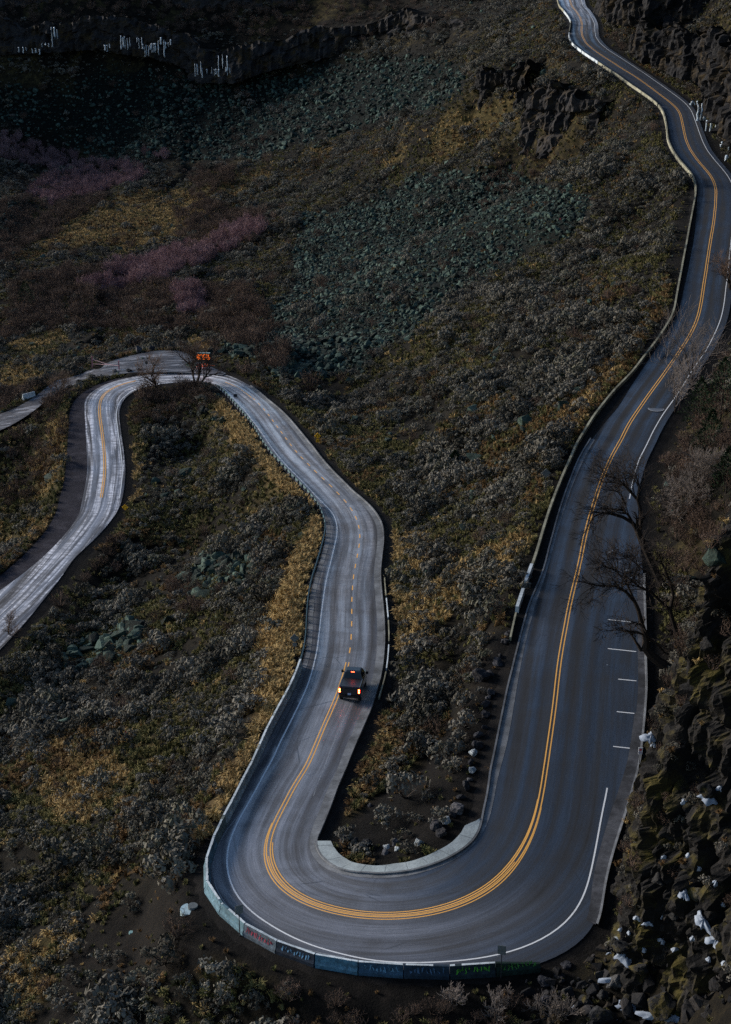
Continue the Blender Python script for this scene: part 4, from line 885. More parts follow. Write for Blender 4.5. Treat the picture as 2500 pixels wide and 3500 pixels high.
    individuals('sagebrush', [sage_mesh(200+i) for i in range(7)], np.stack([x, y, z-.04], 1), rot, scl, rng.integers(0, 7, n), sc/d*vis, 300,
        '%s grey sagebrush %s', 'shrub', 'sagebrush bushes on the slopes', 'grey green sagebrush scrub covering the canyon slopes', 'sagebrush_scrub', lambda s, i: 'very large' if s > 1.75 else 'large' if s > 1.45 else 'rounded')
    print('sage', n)
    # --- dry grass
    x, y, z, px, py, d = candidates(.62, 74, 520, 9, .9)
    e, _, sd, si = road_dist(x, y); el, _ = lot_dist(x, y); g_ = smask(px, py, Zgr, 30)
    dens = np.where(g_, .97, .85*sstep(.34, .52, fbm(x*.13, y*.13, 4, 95))+.14); dens = np.where(smask(px, py, Zt, 8), .03, dens); dens = np.where(smask(px, py, Zbare, 8), .22, dens)
    wgs = np.where((sd < 0) & (SS[si] > s_gs0-10), GS[si], 0); wv = np.where((sd < 0) & (SS[si] > wa) & (SS[si] < wb+4), EB[si]-WALL[si]+.3, 0)
    k = (rng.random(len(x)) < dens) & (e > np.maximum(np.where(smask(px, py, Zgr[:2], 8), .3, 1.1), np.maximum(wgs, wv))+.3) & (el > .2)
    x, y, z, px, py = [a[k] for a in (x, y, z, px, py)]; n = len(x); g_ = g_[k]; print('grass', n)
    sc = rng.uniform(.8, 1.7, n)*np.where(g_, 1.15, 1); sc *= np.where(smask(px, py, Zbare, 8), .55, 1); gx, gy = slope_n(x, y); rot = np.stack([np.clip(gy, -.6, .6), -np.clip(gx, -.6, .6), rng.uniform(0, 6.28, n)], 1)
    rust = (fbm(x*.06, y*.06, 3, 97) > .56) | ((px*.6496 > 1150) & (py*.6496 < 1200) & g_)
    bank = smask(px, py, Zgr[:2], 8); sc *= np.where(bank, 1.25, 1); g_ &= (fbm(x*.11+y*.03, y*.06, 4, 192) > .46) | meadow(px, py); bright = bank | g_ & (rng.random(n) < .85) | (rng.random(n) < .05)
    rust &= (rng.random(n) < .5) & ~bank
    tufts = []
    for i, (mm, (tx, ty)) in enumerate((('grass', (640, 1420)), ('grass', (670, 1330)), ('rustgrass', (1092, 1712)), ('rustgrass', (1150, 1450)), ('olive', (880, 1420)), ('olive', (1000, 1250)))):
        o = obj('grass_tuft', grass_mesh(300+i, m=mm, n_=60 if i in (2, 3) else 46)); p = hit(tx*D, ty*D); o.location = p; o.scale = (1.5, 1.5, 1.4); tufts.append(o)
        tag(o, ['pale tuft of dry grass on the golden bank left of the middle road', 'dry grass tuft high on the golden bank by the guardrail', 'rusty orange grass clump growing at the kerb of the upper road', 'rusty grass tuft beside the dark rocks near the low wall end', 'olive grass tuft right of the middle road bend', 'olive grass tuft on the open slope between the roads'][i], 'grass tuft')
    gn_scatter('dry_grass', np.stack([x, y, z-.02], 1), rot, np.stack([sc, sc, sc], 1), np.where(rust, 2, np.where(bright, 0, 4))+rng.integers(0, 2, n), tufts, 'golden and rusty dry bunch grass on the slopes', 'grass')
    # --- bare shrubs and willow thickets
    x, y, z, px, py, d = candidates(1.35, 74, 735, 10, .9)
    e, _, sd, si = road_dist(x, y); el, _ = lot_dist(x, y); pu = smask(px, py, Zpur, 10); br = smask(px, py, Zbrn, 10)
    pu &= rng.random(len(x)) < .45+1.1*fbm(x*.07, y*.04, 3, 194); dens = np.where(pu, .98, np.where(br | smask(px, py, Zpur, 10), np.where(py > 3300, .95, .68), .022)); wgs = np.where((sd < 0) & (SS[si] > s_gs0-10), GS[si], 0)
    k = (rng.random(len(x)) < dens) & (e > np.maximum(1.5, wgs)+.9) & (el > 1.0)
    k &= ~((sd < 0) & (SS[si] > wa) & (SS[si] < wb+3) & (e < EB[si]-WALL[si]+1.5))
    x, y, z, px, py, d, pu = [a[k] for a in (x, y, z, px, py, d, pu)]; n = len(x); print('brush', n)
    sc = rng.uniform(.65, 1.4, n)*np.where((y > 250) & (px < 1100), 1.55, 1.0)*np.where((py > 3350), .75, 1); rot = np.stack([rng.uniform(-.12, .12, n), rng.uniform(-.12, .12, n), rng.uniform(0, 6.28, n)], 1); scl = np.stack([sc, sc, sc*rng.uniform(.8, 1.15, n)], 1)
    P = np.stack([x, y, z-.05], 1); vis = (px > 0) & (px < 2500) & (py > 0) & (py < 3560)
    q = pu
    individuals('willow_shrub', [brush_mesh(400+i, 'willow', 1.7, .95, 46, tw=9, name='willow_shrub') for i in range(3)], P[q], rot[q], scl[q], rng.integers(0, 3, q.sum()), (sc/d*vis)[q], 120,
        '%s purple leafless willow shrub %s', 'shrub', 'purple willow shrubs on the valley floor', 'purple leafless willow thicket on the valley floor', 'willow_thicket', lambda s, i: 'tall' if s > 1.35 else 'bushy')
    q = ~pu
    individuals('bare_shrub', [brush_mesh(420+i, 'brush', 1.45, 1.0, 40, tw=9) for i in range(4)], P[q], rot[q], scl[q], rng.integers(0, 4, q.sum()), (sc/d*vis)[q], 200,
        '%s leafless brown shrub %s', 'shrub', 'leafless brown shrubs', 'brown leafless brush on the banks and valley floor', 'brown_brush', lambda s, i: 'tall' if s > 1.3 else 'spreading' if s > 1.0 else 'low')
scatter_all()
def ledge_plants():
    me = near_cliff.data; nv = len(me.vertices); co = np.zeros(nv*3, np.float32); me.vertices.foreach_get('co', co); co = co.reshape(-1, 3); no = np.zeros(nv*3, np.float32); me.vertices.foreach_get('normal', no); no = no.reshape(-1, 3)
    px, py, _ = proj(*co.T); r_ = np.random.default_rng(77)
    k = (r_.random(nv) < .075*sstep(.05, .5, no[:, 2])*(fbm(co[:, 0]*.3+co[:, 2]*.3, co[:, 1]*.3, 3, 88) > .44)) & (px < 2560) & (py < 3130) & (py > 1500)
    P = co[k].astype(float); n = len(P); v = r_.choice([0, 1, 2, 3, 4], n, p=[.22, .16, .22, .2, .2]); sc = r_.uniform(.4, 1.0, n)
    F_ = lambda nm: [o for o in bpy.data.objects if o.name.split('.')[0] == nm]
    src = [F_('sagebrush')[0], F_('sagebrush')[1], F_('grass_tuft')[0], F_('grass_tuft')[2], F_('bare_shrub')[0]]
    gn_scatter('cliff_brush', P, np.stack([r_.uniform(-.3, .3, n), r_.uniform(-.3, .3, n), r_.uniform(0, 6.28, n)], 1), np.stack([sc]*3, 1), v, src, 'sagebrush, grass and twigs growing on the mossy cliff', 'brush'); print('ledge', n)
ledge_plants()

# ------------------------------------------------------------------ roadside things
def frame_at(s, o, dz=0.0):
    p = road_pt(s, o, dz); t = np.array([np.interp(s, SS, TG[:, 0]), np.interp(s, SS, TG[:, 1])]); return p, math.atan2(t[1], t[0])
def pitch_at(s): return math.atan2(z_at(s+1)-z_at(s-1), 2)
# concrete barriers round the outside of the near bend, each block its own thing
graf_cols = {}
def gm(name, c):
    if name not in graf_cols: graf_cols[name] = concrete('graffiti_'+name, c, tuple(q*.45 for q in c), 3, .35)
    return graf_cols[name]
blen = 3.08; s_ = s_bar0+.2; segs = []
def ahead(s, fo, L):
    a = road_pt(s, float(fo(s))); t = s
    while t < s+L+2:
        t += .02; b_ = road_pt(t, float(fo(t)))
        if math.hypot(*(b_-a)[:2]) >= L: break
    return t
while s_ < s_bar1-1:
    e_ = ahead(s_, f(BAR), blen); segs.append((s_, e_)); s_ = e_
look = {0: ('green', (.018, .045, .035), 'dark green painted end block sloping down beside the mossy boulders'), 1: ('green', (.020, .040, .050), 'block with bright green paint behind the right roadside sign'),
        2: ('navy', (.022, .050, .085), 'dark blue painted block with the signpost at its right end'), 3: ('blue', (.04, .10, .17), 'mottled blue block, third left of the green painted ones'),
        4: ('blue', (.07, .18, .27), 'sky blue block at the bottom of the bend'), 5: ('navy', (.018, .03, .05), 'dark block sprayed with light blue lettering'),
        6: ('red', (.12, .16, .20), 'block sprayed with red scrawl'), 7: ('teal', (.12, .22, .27), 'clean teal block left of the red scrawl'), 8: ('teal', (.13, .24, .30), 'weathered blue block with the left roadside sign at its right end'),
        9: ('teal', (.13, .23, .28), 'chipped pale blue block just left of the left roadside sign'), 10: ('teal', (.12, .21, .25), 'pale blue block on the left curve of the bend'), 11: ('grey', (.16, .19, .17), 'grey green block at the leftmost point of the bend')}
def scrawl(mb, rnd, x0, x1, z0, z1, y, mi=0, n=9):
    """sprayed strokes on the outer face"""
    x = x0
    while x < x1:
        wdt = rnd.uniform(.16, .26); pts = [(x+rnd.uniform(0, wdt), rnd.uniform(z0, z1)) for _ in range(5)]
        for (a, b), (c, d_) in zip(pts[:-1], pts[1:]):
            dx, dz = c-a, d_-b; L = math.hypot(dx, dz) or 1; px, pz = -dz/L*.025, dx/L*.025
            yf = lambda z: y(z)
            mb.add([(a-px, yf(b-pz), b-pz), (c-px, yf(d_-pz), d_-pz), (c+px, yf(d_+pz), d_+pz), (a+px, yf(b+pz), b+pz)], [(0, 1, 2, 3), (3, 2, 1, 0)], mi)
        x += wdt+.05
def barrier_block(s, ob, i, name='concrete_barrier'):
    root = empty(name); pa, pb = road_pt(s[0], ob(s[0])), road_pt(s[1], ob(s[1])); root.rotation_euler = (0, -math.atan2(pb[2]-pa[2], math.hypot(*(pb-pa)[:2])), 0); root.rotation_euler[2] = math.atan2(pb[1]-pa[1], pb[0]-pa[0]); root.location = tuple((pa+pb)/2)
    hl = math.hypot(*(pb-pa)[:2])/2-.025
    key = look.get(i, ('pale', (.42, .46, .44), ''))
    m_ = gm(key[0]+str(i) if i in look else 'pale', key[1])
    prof = [(-.26, -.30), (-.26, .08), (-.15, .28), (-.10, .79), (.10, .79), (.15, .28), (.26, .08), (.26, -.30)]
    b = MB()
    if i == 0:
        n = len(prof); v = [(-hl, y, z if z < .1 else z*.35) for y, z in prof] + [(hl, y, z) for y, z in prof]
        b.add(v, [(k, (k+1) % n, n+(k+1) % n, n+k) for k in range(n)] + [tuple(range(n))[::-1], tuple(n+k for k in range(n))])
    else: b.prism(prof, -hl, hl)
    b.obj('body', m_, root)
    if i != 0:
        b = MB(); rnd = random.Random(i); x = -hl
        while x < hl-.05:
            w_ = min(rnd.uniform(.25, 1.1), hl-x)
            if rnd.random() < .93: b.box((x+w_/2, rnd.uniform(-.01, .01), .797), (w_-.012, .19*rnd.uniform(.8, 1.0), .016))
            x += w_
        b.obj('top_edge', M['barrier_top'], root)
    if i in (0, 1, 2, 3, 5, 6):
        b = MB(); rnd = random.Random(50+i); cc = {0: (.05, .22, .04), 1: (.08, .40, .03), 2: (.05, .12, .22), 3: (.10, .24, .36), 5: (.12, .28, .45), 6: (.28, .03, .06)}[i]
        scrawl(b, rnd, -hl*.8, hl*.75, .18, .68, lambda z: float(np.interp(z, [.08, .30, .79], [.30, .17, .10]))+.006)
        b.obj('graffiti', mat('spray_'+str(i), cc, .6, .3), root)
    return root
ob = lambda s: float(f(BAR)(s))+.02
nseg = len(segs)
for i, s0_ in enumerate(segs):
    o = barrier_block(s0_, ob, i)
    if i in look: lb = 'concrete barrier: ' + look[i][2]
    else: lb = 'pale concrete barrier block, number %d down from the end of the metal guardrail' % (nseg-i)
    tag(o, lb, 'barrier', 'concrete barrier blocks round the near bend')
# metal guardrail on its posts
root = empty('guardrail', road_pt((s_gr0+s_gr1)/2, float(f(GRL)((s_gr0+s_gr1)/2)))); tag(root, 'long dark teal metal guardrail left of the middle road', 'guardrail')
org = np.array(root.location)
ss = np.arange(s_gr0, s_gr1, .6); V = []
prof = [(.0, .42), (-.06, .47), (-.06, .53), (0, .56), (-.06, .60), (-.06, .66), (0, .71), (.045, .71), (.045, .42)]
for a, z in prof: V.append(np.array([road_pt(s, float(f(GRL)(s))+a, z) for s in ss])-org)
L = len(ss); Fc = [(c*L+i, c*L+i+1, ((c+1) % 9)*L+i+1, ((c+1) % 9)*L+i) for c in range(9) for i in range(L-1)]
obj('rail', mesh('rail', np.concatenate(V), Fc, mat('teal_steel', (.10, .17, .18), .5, .5, .3)), root)
for s in np.arange(s_gr0+.3, s_gr1, 1.9):
    b = MB(); p = road_pt(s, float(f(GRL)(s))+.13, 0)-org; b.box((p[0], p[1], p[2]+.2), (.16, .16, 1.1)); b.obj('post', M['post'], root)
# low wall between the upper road and the slope
def wall_run(name, s0, s1, fo, h, wd, m, label, lift=0, deep=.7):
    mid = road_pt((s0+s1)/2, fo((s0+s1)/2)); V = []
    ss = np.arange(s0, s1+.01, .5)
    for a, z in ((-wd/2, -deep), (-wd*.42, h), (wd*.42, h), (wd/2, -deep)): V.append(np.array([road_pt(s, fo(s)+a, z+lift) for s in ss])-mid)
    L = len(ss); Fc = [(c*L+i, c*L+i+1, (c+1)*L+i+1, (c+1)*L+i) for c in range(3) for i in range(L-1)] + [(0, L, 2*L, 3*L), (L-1, 4*L-1, 3*L-1, 2*L-1)]
    o = obj(name, mesh(name, np.concatenate(V), Fc, m)); o.location = tuple(mid); return tag(o, label, 'wall')
fw = lambda s: float(f(WALL)(s))
sU = s_at(*tr('U', [(1070,980)])[0]); 
wall_run('roadside_wall', sU, wb-12.5, fw, .42, .30, M['wallcap'], 'long low mossy concrete wall along the slope side of the upper road')
runs = [(0, 12), (12.5, 30), (30.5, 46), (46.5, 60), (62, 84), (84.5, 97), (97.5, sU-.5)]
for k, (a, b_) in enumerate([(float(a), float(b)) for a, b in runs]):
    if b_ > a+2: wall_run('roadside_wall', a, b_, fw, .42, .20, M['barrier_top'] if k in (2, 4, 5) else M['wallcap'], deep=.28, label=['low wall where the farthest road leaves the picture', 'mossy low wall on the inside of the farthest bend', 'bright white low wall just below the farthest bend', 'mossy wall with a break on the far straight', 'long bright white low wall on the far straight', 'white low wall ending at the second far bend', 'chipped low wall round the second far bend'][k])
for k, (sa, lb) in enumerate([(wb-12.2, 'upper of two white topped barrier blocks ending the mossy roadside wall'), (wb-7.2, 'lower of two white topped barrier blocks ending the mossy roadside wall')]):
    o = wall_run('concrete_barrier', sa, sa+3.6, fw, .62, .36, M['barrier_top'], lb); o['category'] = 'barrier'
wall_run('roadside_wall', wb-3, wb+1.5, fw, .40, .2, M['wallcap'], 'short weathered end of the low wall beside dark rocks')
e0, e1 = s_at(*tr(6, [(25,870)])[0]), s_at(*tr(6, [(62,300)])[0])
nE = 5
for k in range(nE): wall_run('stone_edging', e0+(e1-e0)*k/nE, e0+(e1-e0)*(k+.88)/nE, lambda s: float(f(EB)(s))-.55, .12, .13, M['barrier_top'] if k % 2 else M['wallcap'], '%s pale stone edging on the right side of the middle road' % ('nearest run of', 'second run of', 'middle run of', 'fourth run of', 'farthest run of')[k])

# signs: post, panel, and what is painted on it
def sign(px, py, h, shape, wd, hg, pm, label, name='road_sign', yaw=0.0, plaque=None, symbol=None, lean=0.0, z=None):
    p = hit(px, py) if z is None else unproj(px, py, z); root = empty(name, p, yaw); root.rotation_euler = (0, lean, yaw)
    b = MB(); b.box((0, .03, h/2-.2), (.06, .05, h+.4)); b.obj('post', M['darksteel'], root)
    zc = h-hg/2; b = MB(); y = -.02
    if shape == 'diamond': q = [(0, -hg/2), (wd/2, 0), (0, hg/2), (-wd/2, 0)]
    elif shape == 'round': q = [(wd/2*math.cos(PI/8+k*PI/4), hg/2*math.sin(PI/8+k*PI/4)) for k in range(8)]
    else: q = [(-wd/2, -hg/2), (wd/2, -hg/2), (wd/2, hg/2), (-wd/2, hg/2)]
    n = len(q); v = [(a, y-.015, zc+c) for a, c in q]+[(a, y+.015, zc+c) for a, c in q]
    b.add(v, [tuple(range(n)), tuple(range(n, 2*n))[::-1]]+[(k, n+k, n+(k+1) % n, (k+1) % n) for k in range(n)]); b.obj('panel', pm, root)
    if symbol:      # the hairpin arrow
        b = MB(); R0 = wd*.17; pts = [(R0*math.cos(t), R0*math.sin(t)*1.0+.04) for t in np.linspace(-.35, PI, 12)]
        pts = [(R0, -.24)]+pts+[(-R0, -.05)]
        for (a, c), (e_, g_) in zip(pts[:-1], pts[1:]):
            dx, dz = e_-a, g_-c; L = math.hypot(dx, dz) or 1; nx_, nz_ = -dz/L*.035, dx/L*.035
            b.add([(a-nx_, y-.02, zc+c-nz_), (e_-nx_, y-.02, zc+g_-nz_), (e_+nx_, y-.02, zc+g_+nz_), (a+nx_, y-.02, zc+c+nz_)], [(0, 1, 2, 3), (3, 2, 1, 0)])
        b.add([(-R0-.10, y-.02, zc-.05), (-R0+.10, y-.02, zc-.05), (-R0, y-.02, zc-.22)], [(0, 1, 2), (2, 1, 0)])
        b.obj('arrow', M['black'], root)
    if plaque:
        b = MB(); b.box((0, y, zc-hg/2-.05-plaque/2), (plaque, .03, plaque)); pl = b.obj('plaque', pm, root)
        if symbol:
            b = MB()
            for dx_, segs_ in ((-.09, 'afgcd'), (.09, 'abcdef')):      # a faint speed figure
                for c_ in segs_:
                    X0, Z0, W_, H_ = {'a': (0, .11, .12, .03), 'b': (.05, .055, .03, .11), 'c': (.05, -.055, .03, .11), 'd': (0, -.11, .12, .03), 'e': (-.05, -.055, .03, .11), 'f': (-.05, .055, .03, .11), 'g': (0, 0, .12, .03)}[c_]
                    b.box((dx_+X0, y-.02, zc-hg/2-.05-plaque/2+Z0), (W_, .006, H_))
            b.obj('figures', M['black'], pl)
    return tag(root, label, 'sign')
dd_ = tr('D', [(706,997)])[0]
sign(*dd_, 2.5, 'diamond', .95, .95, M['signyellow'], 'yellow diamond hairpin warning sign with plaque right of the middle road', plaque=.46, symbol=True, yaw=.1)
sign(430, 1762, 1.75, 'diamond', .95, .95, M['signyellow'], 'yellow diamond warning sign at the right edge of the lowest road', symbol=True, yaw=-.1)
sign(1864, 1686, 2.9, 'diamond', 1.05, 1.05, M['signback'], 'grey back of a diamond sign left of the upper road wall', yaw=.05)
sign(1009, 2262, 3.1, 'diamond', .95, .95, M['signback'], 'dark back of a diamond sign with plaque on the golden bank by the guardrail', plaque=.4, yaw=.1)
sa, oa = so_of(*tr('Y', [(470,600)])[0]); p = road_pt(s_at(840, 3140), 0)
def by_barrier(px, py, h, label, yaw):
    s1, o1 = so_of(px, py, 0.0); q = road_pt(s1, float(f(BAR)(s1))+.42, -.25); a, b_, _ = proj(*q)
    return sign(a, b_, h, 'rect', .56, .72, M['signback'], label, yaw=yaw, z=q[2])
by_barrier(*tr('Y', [(470,560)])[0], 2.7, 'grey back of a rectangular sign standing left behind the painted barriers', .35)
by_barrier(*tr(8, [(562,868)])[0], 2.7, 'dark rectangular signback standing behind the blue and green painted barriers', -.2)
sign(806, 1366, .95, 'rect', .62, .62, M['darksteel'], 'small dark square sign at the upper end of the guardrail')
sign(*tr('Z', [(702,272)])[0], 1.75, 'round', .55, .55, M['darksteel'], 'dark backed stop sign between gravel lot and lowest road')
# small white post with a printed red and white panel at the right kerb
s1, o1 = so_of(*tr('X', [(708,20)])[0]); p = road_pt(s1, float(f(CURB)(s1))+.15, .15); q = proj(*p)
sg = sign(q[0], q[1], 1.35, 'rect', .34, .62, mat('white_panel', (.75, .75, .78), .5, .4), 'small white and red notice on a post at the right kerb', z=p[2])
b = MB(); b.disc((0, 0, 0), .11, -.004, .11, .004, 18); o = b.obj('symbol', mat('notice_red', (.6, .05, .06), .5, .3), sg); o.location = (0, -.043, 1.14); o.rotation_euler = (PI/2, 0, 0)
b = MB(); [b.box((0, -.04, .93-.06*k), (.24, .005, .025)) for k in range(3)]; b.obj('text_lines', mat('notice_purple', (.30, .06, .22), .5, .3), sg)

# message board on its trailer, lamps lit
p = hit(*tr('D', [(452,817)])[0]); root = empty('message_board', p, -.06); tag(root, 'lit orange message board on a trailer at the gravel lot', 'message board')
b = MB(); b.box((0, 0, 1.95), (2.5, .16, 1.35)); b.obj('cabinet', M['black'], root)
b = MB(); b.box((0, 0, 2.68), (2.52, .34, .07)); b.obj('solar_panel', mat('pale_frame', (.35, .45, .42), .4, .5), root)
b = MB(); b.box((0, .1, .9), (.14, .14, 1.0)); b.obj('mast', M['steel'], root)
b = MB(); b.box((0, .1, .45), (1.5, .9, .22)); b.box((1.3, .1, .42), (1.3, .1, .1)); b.obj('trailer', mat('safety_orange', (.55, .10, .02), .6, .3), root)
for sx in (-.55, .55):
    b = MB(); b.tube([(sx-.1, .1, .3), (sx+.1, .1, .3)], .3, 12); b.obj('wheel', M['black'], root)
FONT = {'H': '10001 10001 10001 11111 10001 10001 10001', 'O': '01110 10001 10001 10001 10001 10001 01110', 'T': '11111 00100 00100 00100 00100 00100 00100', 'W': '10001 10001 10001 10101 10101 11011 10001', 'A': '01110 10001 10001 11111 10001 10001 10001',
 'S': '01111 10000 10000 01110 00001 00001 11110', 'R': '11110 10001 10001 11110 10100 10010 10001', 'E': '11111 10000 10000 11110 10000 10000 11111', 'Q': '01110 10001 10001 10001 10101 10010 01101', 'U': '10001 10001 10001 10001 10001 10001 01110', 'I': '01110 00100 00100 00100 00100 00100 01110', 'D': '11110 10001 10001 10001 10001 10001 11110'}
lamp = mat('amber_lamps', (.9, .25, .02)); N = NT(lamp); N.set(N.b, 'Emission Color', (1.0, .17, .02, 1)); N.set(N.b, 'Emission Strength', 1.3)
b = MB(); pit = .050
for li, word in enumerate(('HOTWASH', 'REQUIRED')):
    x0 = -(len(word)*6-1)*pit/2; z0 = 2.45 - li*.50
    for ci, ch in enumerate(word):
        for r_, row in enumerate(FONT[ch].split()):
            for c_, bit in enumerate(row):
                if bit == '1': x_ = x0+(ci*6+c_)*pit; z_ = z0-r_*pit*1.15; b.add([(x_, -.084, z_-.046), (x_+.043, -.084, z_-.046), (x_+.043, -.084, z_), (x_, -.084, z_)], [(0, 1, 2, 3)])
b.obj('lettering', lamp, root)
for k, (x, y, c, lb) in enumerate([(-.75, -1.3, (.42, .12, .12), 'faded pink traffic drum under the message board'), (.25, -1.25, (.75, .07, .02), 'bright red orange traffic drum under the message board')]):
    q = np.array(p)+[x, y, 0]; q[2] = float(ground_z(q[0], q[1])); r2 = empty('traffic_drum', q); tag(r2, lb, 'traffic drum')
    b = MB()
    for j in range(4): b.disc((0, 0, .05+j*.24), .30-.015*j, 0, .285-.015*j, .235, 16, 0)
    b.obj('drum_body', mat('drum_'+str(k), c, .5, .3), r2)
    for j in (1, 3): 
        b = MB(); b.disc((0, 0, .12+j*.24), .302-.015*j, 0, .297-.015*j, .10, 16); b.obj('white_band', M['white'], r2)
    b = MB(); b.disc((0, 0, -.02), .40, 0, .38, .08, 16); b.obj('rubber_base', M['black'], r2)
# swing gate over the side road
p1, p2 = hit(*tr('Z', [(272,250)])[0]), hit(*tr('Z', [(483,276)])[0]); root = empty('swing_gate', p1); tag(root, 'faded pink and white swing gate across the side road', 'gate')
pink = mat('faded_pink_paint', (.42, .16, .18), .7, .2); d_ = p2-p1
b = MB(); b.box((0, 0, .9), (.18, .18, 2.3)); b.obj('post', pink, root)
b = MB(); b.box((d_[0], d_[1], d_[2]+.8), (.18, .18, 2.1)); b.obj('post', pink, root)
b = MB(); b.tube([(0, 0, 1.6), tuple(d_*.6+[0, 0, 1.0])], .045, 6); b.tube([(0, 0, .75), tuple(d_*.6+[0, 0, .95])], .045, 6); b.tube([tuple(d_*.58+[0, 0, .97]), tuple(d_+[0, 0, 1.0])], .045, 6); b.obj('gate_arm', mat('pale_pink_paint', (.55, .34, .36), .6, .3), root)
# pale barrier blocks on the side road
for k, (z_, pts_, lb) in enumerate([('Z', ((62,318), (110,298)), 'white barrier block beside the side road near the pink gate'), (3, ((110,640), (148,622)), 'pale blue barrier block farther down the side road')]):
    a, c = [hit(*q) for q in tr(z_, pts_)]; mid = (a+c)/2; mid[2] = float(ground_z(mid[0], mid[1])); L_ = math.hypot(*(c-a)[:2]); o = MB()
    o.prism([(-.3, -.2), (-.3, .08), (-.17, .3), (-.1, .85), (.1, .85), (.17, .3), (.3, .08), (.3, -.2)], -max(L_, 2.4)/2, max(L_, 2.4)/2)
    q = o.obj('concrete_barrier', M['barrier_top']); q.location = tuple(mid); q.rotation_euler = (0, 0, math.atan2(c[1]-a[1], c[0]-a[0])); tag(q, lb, 'barrier')
# round concrete cover with a raised lid on the dark soil
p = hit(*tr(7, [(843,640)])[0]); root = empty('utility_cover', p); tag(root, 'round pale blue concrete slab with a grey raised lid on dark soil', 'utility cover')
b = MB(); b.disc((0, 0, 0), .70, -.4, .68, .30, 28); b.obj('slab', mat('pale_blue_concrete', (.34, .46, .50), .8, .2), root)
b = MB(); b.disc((.24, .12, 0), .37, .30, .36, .52, 24); b.obj('lid', M['signback'], root)
p = hit(*tr(7, [(583,733)])[0]); b = MB(); b.disc((0, 0, 0), .18, -.1, .17, .12, 16); o = b.obj('pipe_end', mat('teal_pipe', (.20, .34, .34), .6, .3)); o.location = tuple(p); tag(o, 'small teal pipe end sticking out of the dark soil', 'pipe')
# worn round cover in the upper road
s1, o1 = so_of(2243, 1396); p = road_pt(s1, o1, .0); p[2] += crown(o1); root = empty('manhole_cover', p); tag(root, 'pale ringed manhole cover in the right lane of the upper road', 'manhole cover')
b = MB(); n = 32; rr = [(.98, .004), (.98, .012), (.82, .014), (.82, .004)]
v = [(r_*math.cos(2*PI*k/n), r_*math.sin(2*PI*k/n), z_) for r_, z_ in rr for k in range(n)]; b.add(v, [(j*n+k, j*n+(k+1) % n, (j+1)*n+(k+1) % n, (j+1)*n+k) for j in range(3) for k in range(n)]); b.obj('ring', M['faint'], root)
b = MB(); b.disc((0, 0, 0), .80, 0, .79, .010, 28); b.obj('lid', mat('worn_iron', (.10, .11, .13), .5, .4), root)
root.rotation_euler = (0, 0, 0)
for px, py, c, lb in [(1912, 762, (.7, .06, .08), 'tiny red marker flag high on the slope under the upper road'), (428, 2528, (.75, .10, .18), 'tiny pink marker flag on the lower left slope')]:
    p = hit(px, py); root = empty('marker_flag', p); tag(root, lb, 'flag'); b = MB(); b.box((0, 0, .35), (.03, .03, 1.0)); b.obj('stake', M['post'], root); b = MB(); b.box((.1, 0, .75), (.22, .02, .3)); b.obj('flag', mat('flag_red', c, .6, .2), root)

# ------------------------------------------------------------------ pickup truck, brake lamps lit
s1, o1 = so_of(1193, 2404); s1 += 2.5; p, a = frame_at(s1, o1); p[2] += crown(o1)
truck = empty('pickup_truck', p); truck.scale = (1, .87, 1.17); truck.rotation_euler = Euler((pitch_at(s1), 0, a-PI/2), 'XYZ'); tag(truck, 'black pickup truck with lit brake lamps driving down the middle road', 'pickup truck')
paintm = mat('glossy_black_paint', (.010, .012, .016), .22, .6); glass = mat('dark_glass', (.006, .008, .010), .08, .6)
def loft(secs):
    """closed rings of equal length joined front to back"""
    b = MB(); n = len(secs[0]); v = [q for r_ in secs for q in r_]
    b.add(v, [(j*n+k, j*n+(k+1) % n, (j+1)*n+(k+1) % n, (j+1)*n+k) for j in range(len(secs)-1) for k in range(n)] + [tuple(range(n))[::-1], tuple((len(secs)-1)*n+k for k in range(n))]); return b
def body_ring(y, hw, z0, z1, c=.09): return [(-hw+c, y, z0), (-hw, y, z0+c*1.5), (-hw, y, z1-c*1.8), (-hw+c, y, z1), (hw-c, y, z1), (hw, y, z1-c*1.8), (hw, y, z0+c*1.5), (hw-c, y, z0)]
b = loft([body_ring(-2.84, .97, .52, 1.34), body_ring(-2.78, 1.0, .48, 1.36), body_ring(-.55, 1.01, .45, 1.36), body_ring(.9, 1.01, .45, 1.30), body_ring(1.55, 1.0, .45, 1.26), body_ring(2.5, .98, .45, 1.18), body_ring(2.82, .88, .50, 1.05)])
b.obj('body', paintm, truck, smooth=False)
b = MB()          # tonneau over the bed, with raised rails
b.box((0, -1.70, 1.375), (1.72, 2.1, .03)); b.obj('bed_cover', mat('matt_cover', (.012, .014, .018), .45, .5), truck)
for sx in (-.93, .93):
    b = MB(); b.box((sx, -1.7, 1.385), (.10, 2.2, .05)); b.obj('bed_rail', mat('rail_plastic', (.05, .06, .07), .35, .5), truck)
def cab_ring(y, hb_, ht, z0, z1): return [(-hb_, y, z0), (-ht, y, z1-.06), (-ht+.12, y, z1), (ht-.12, y, z1), (ht, y, z1-.06), (hb_, y, z0)]
b = loft([cab_ring(-.66, .90, .80, 1.34, 1.36), cab_ring(-.36, .93, .74, 1.30, 1.88), cab_ring(-.1, .94, .74, 1.28, 1.93), cab_ring(.75, .94, .74, 1.28, 1.93), cab_ring(1.0, .94, .72, 1.26, 1.86), cab_ring(1.62, .92, .84, 1.24, 1.27)])
b.obj('cab', paintm, truck)
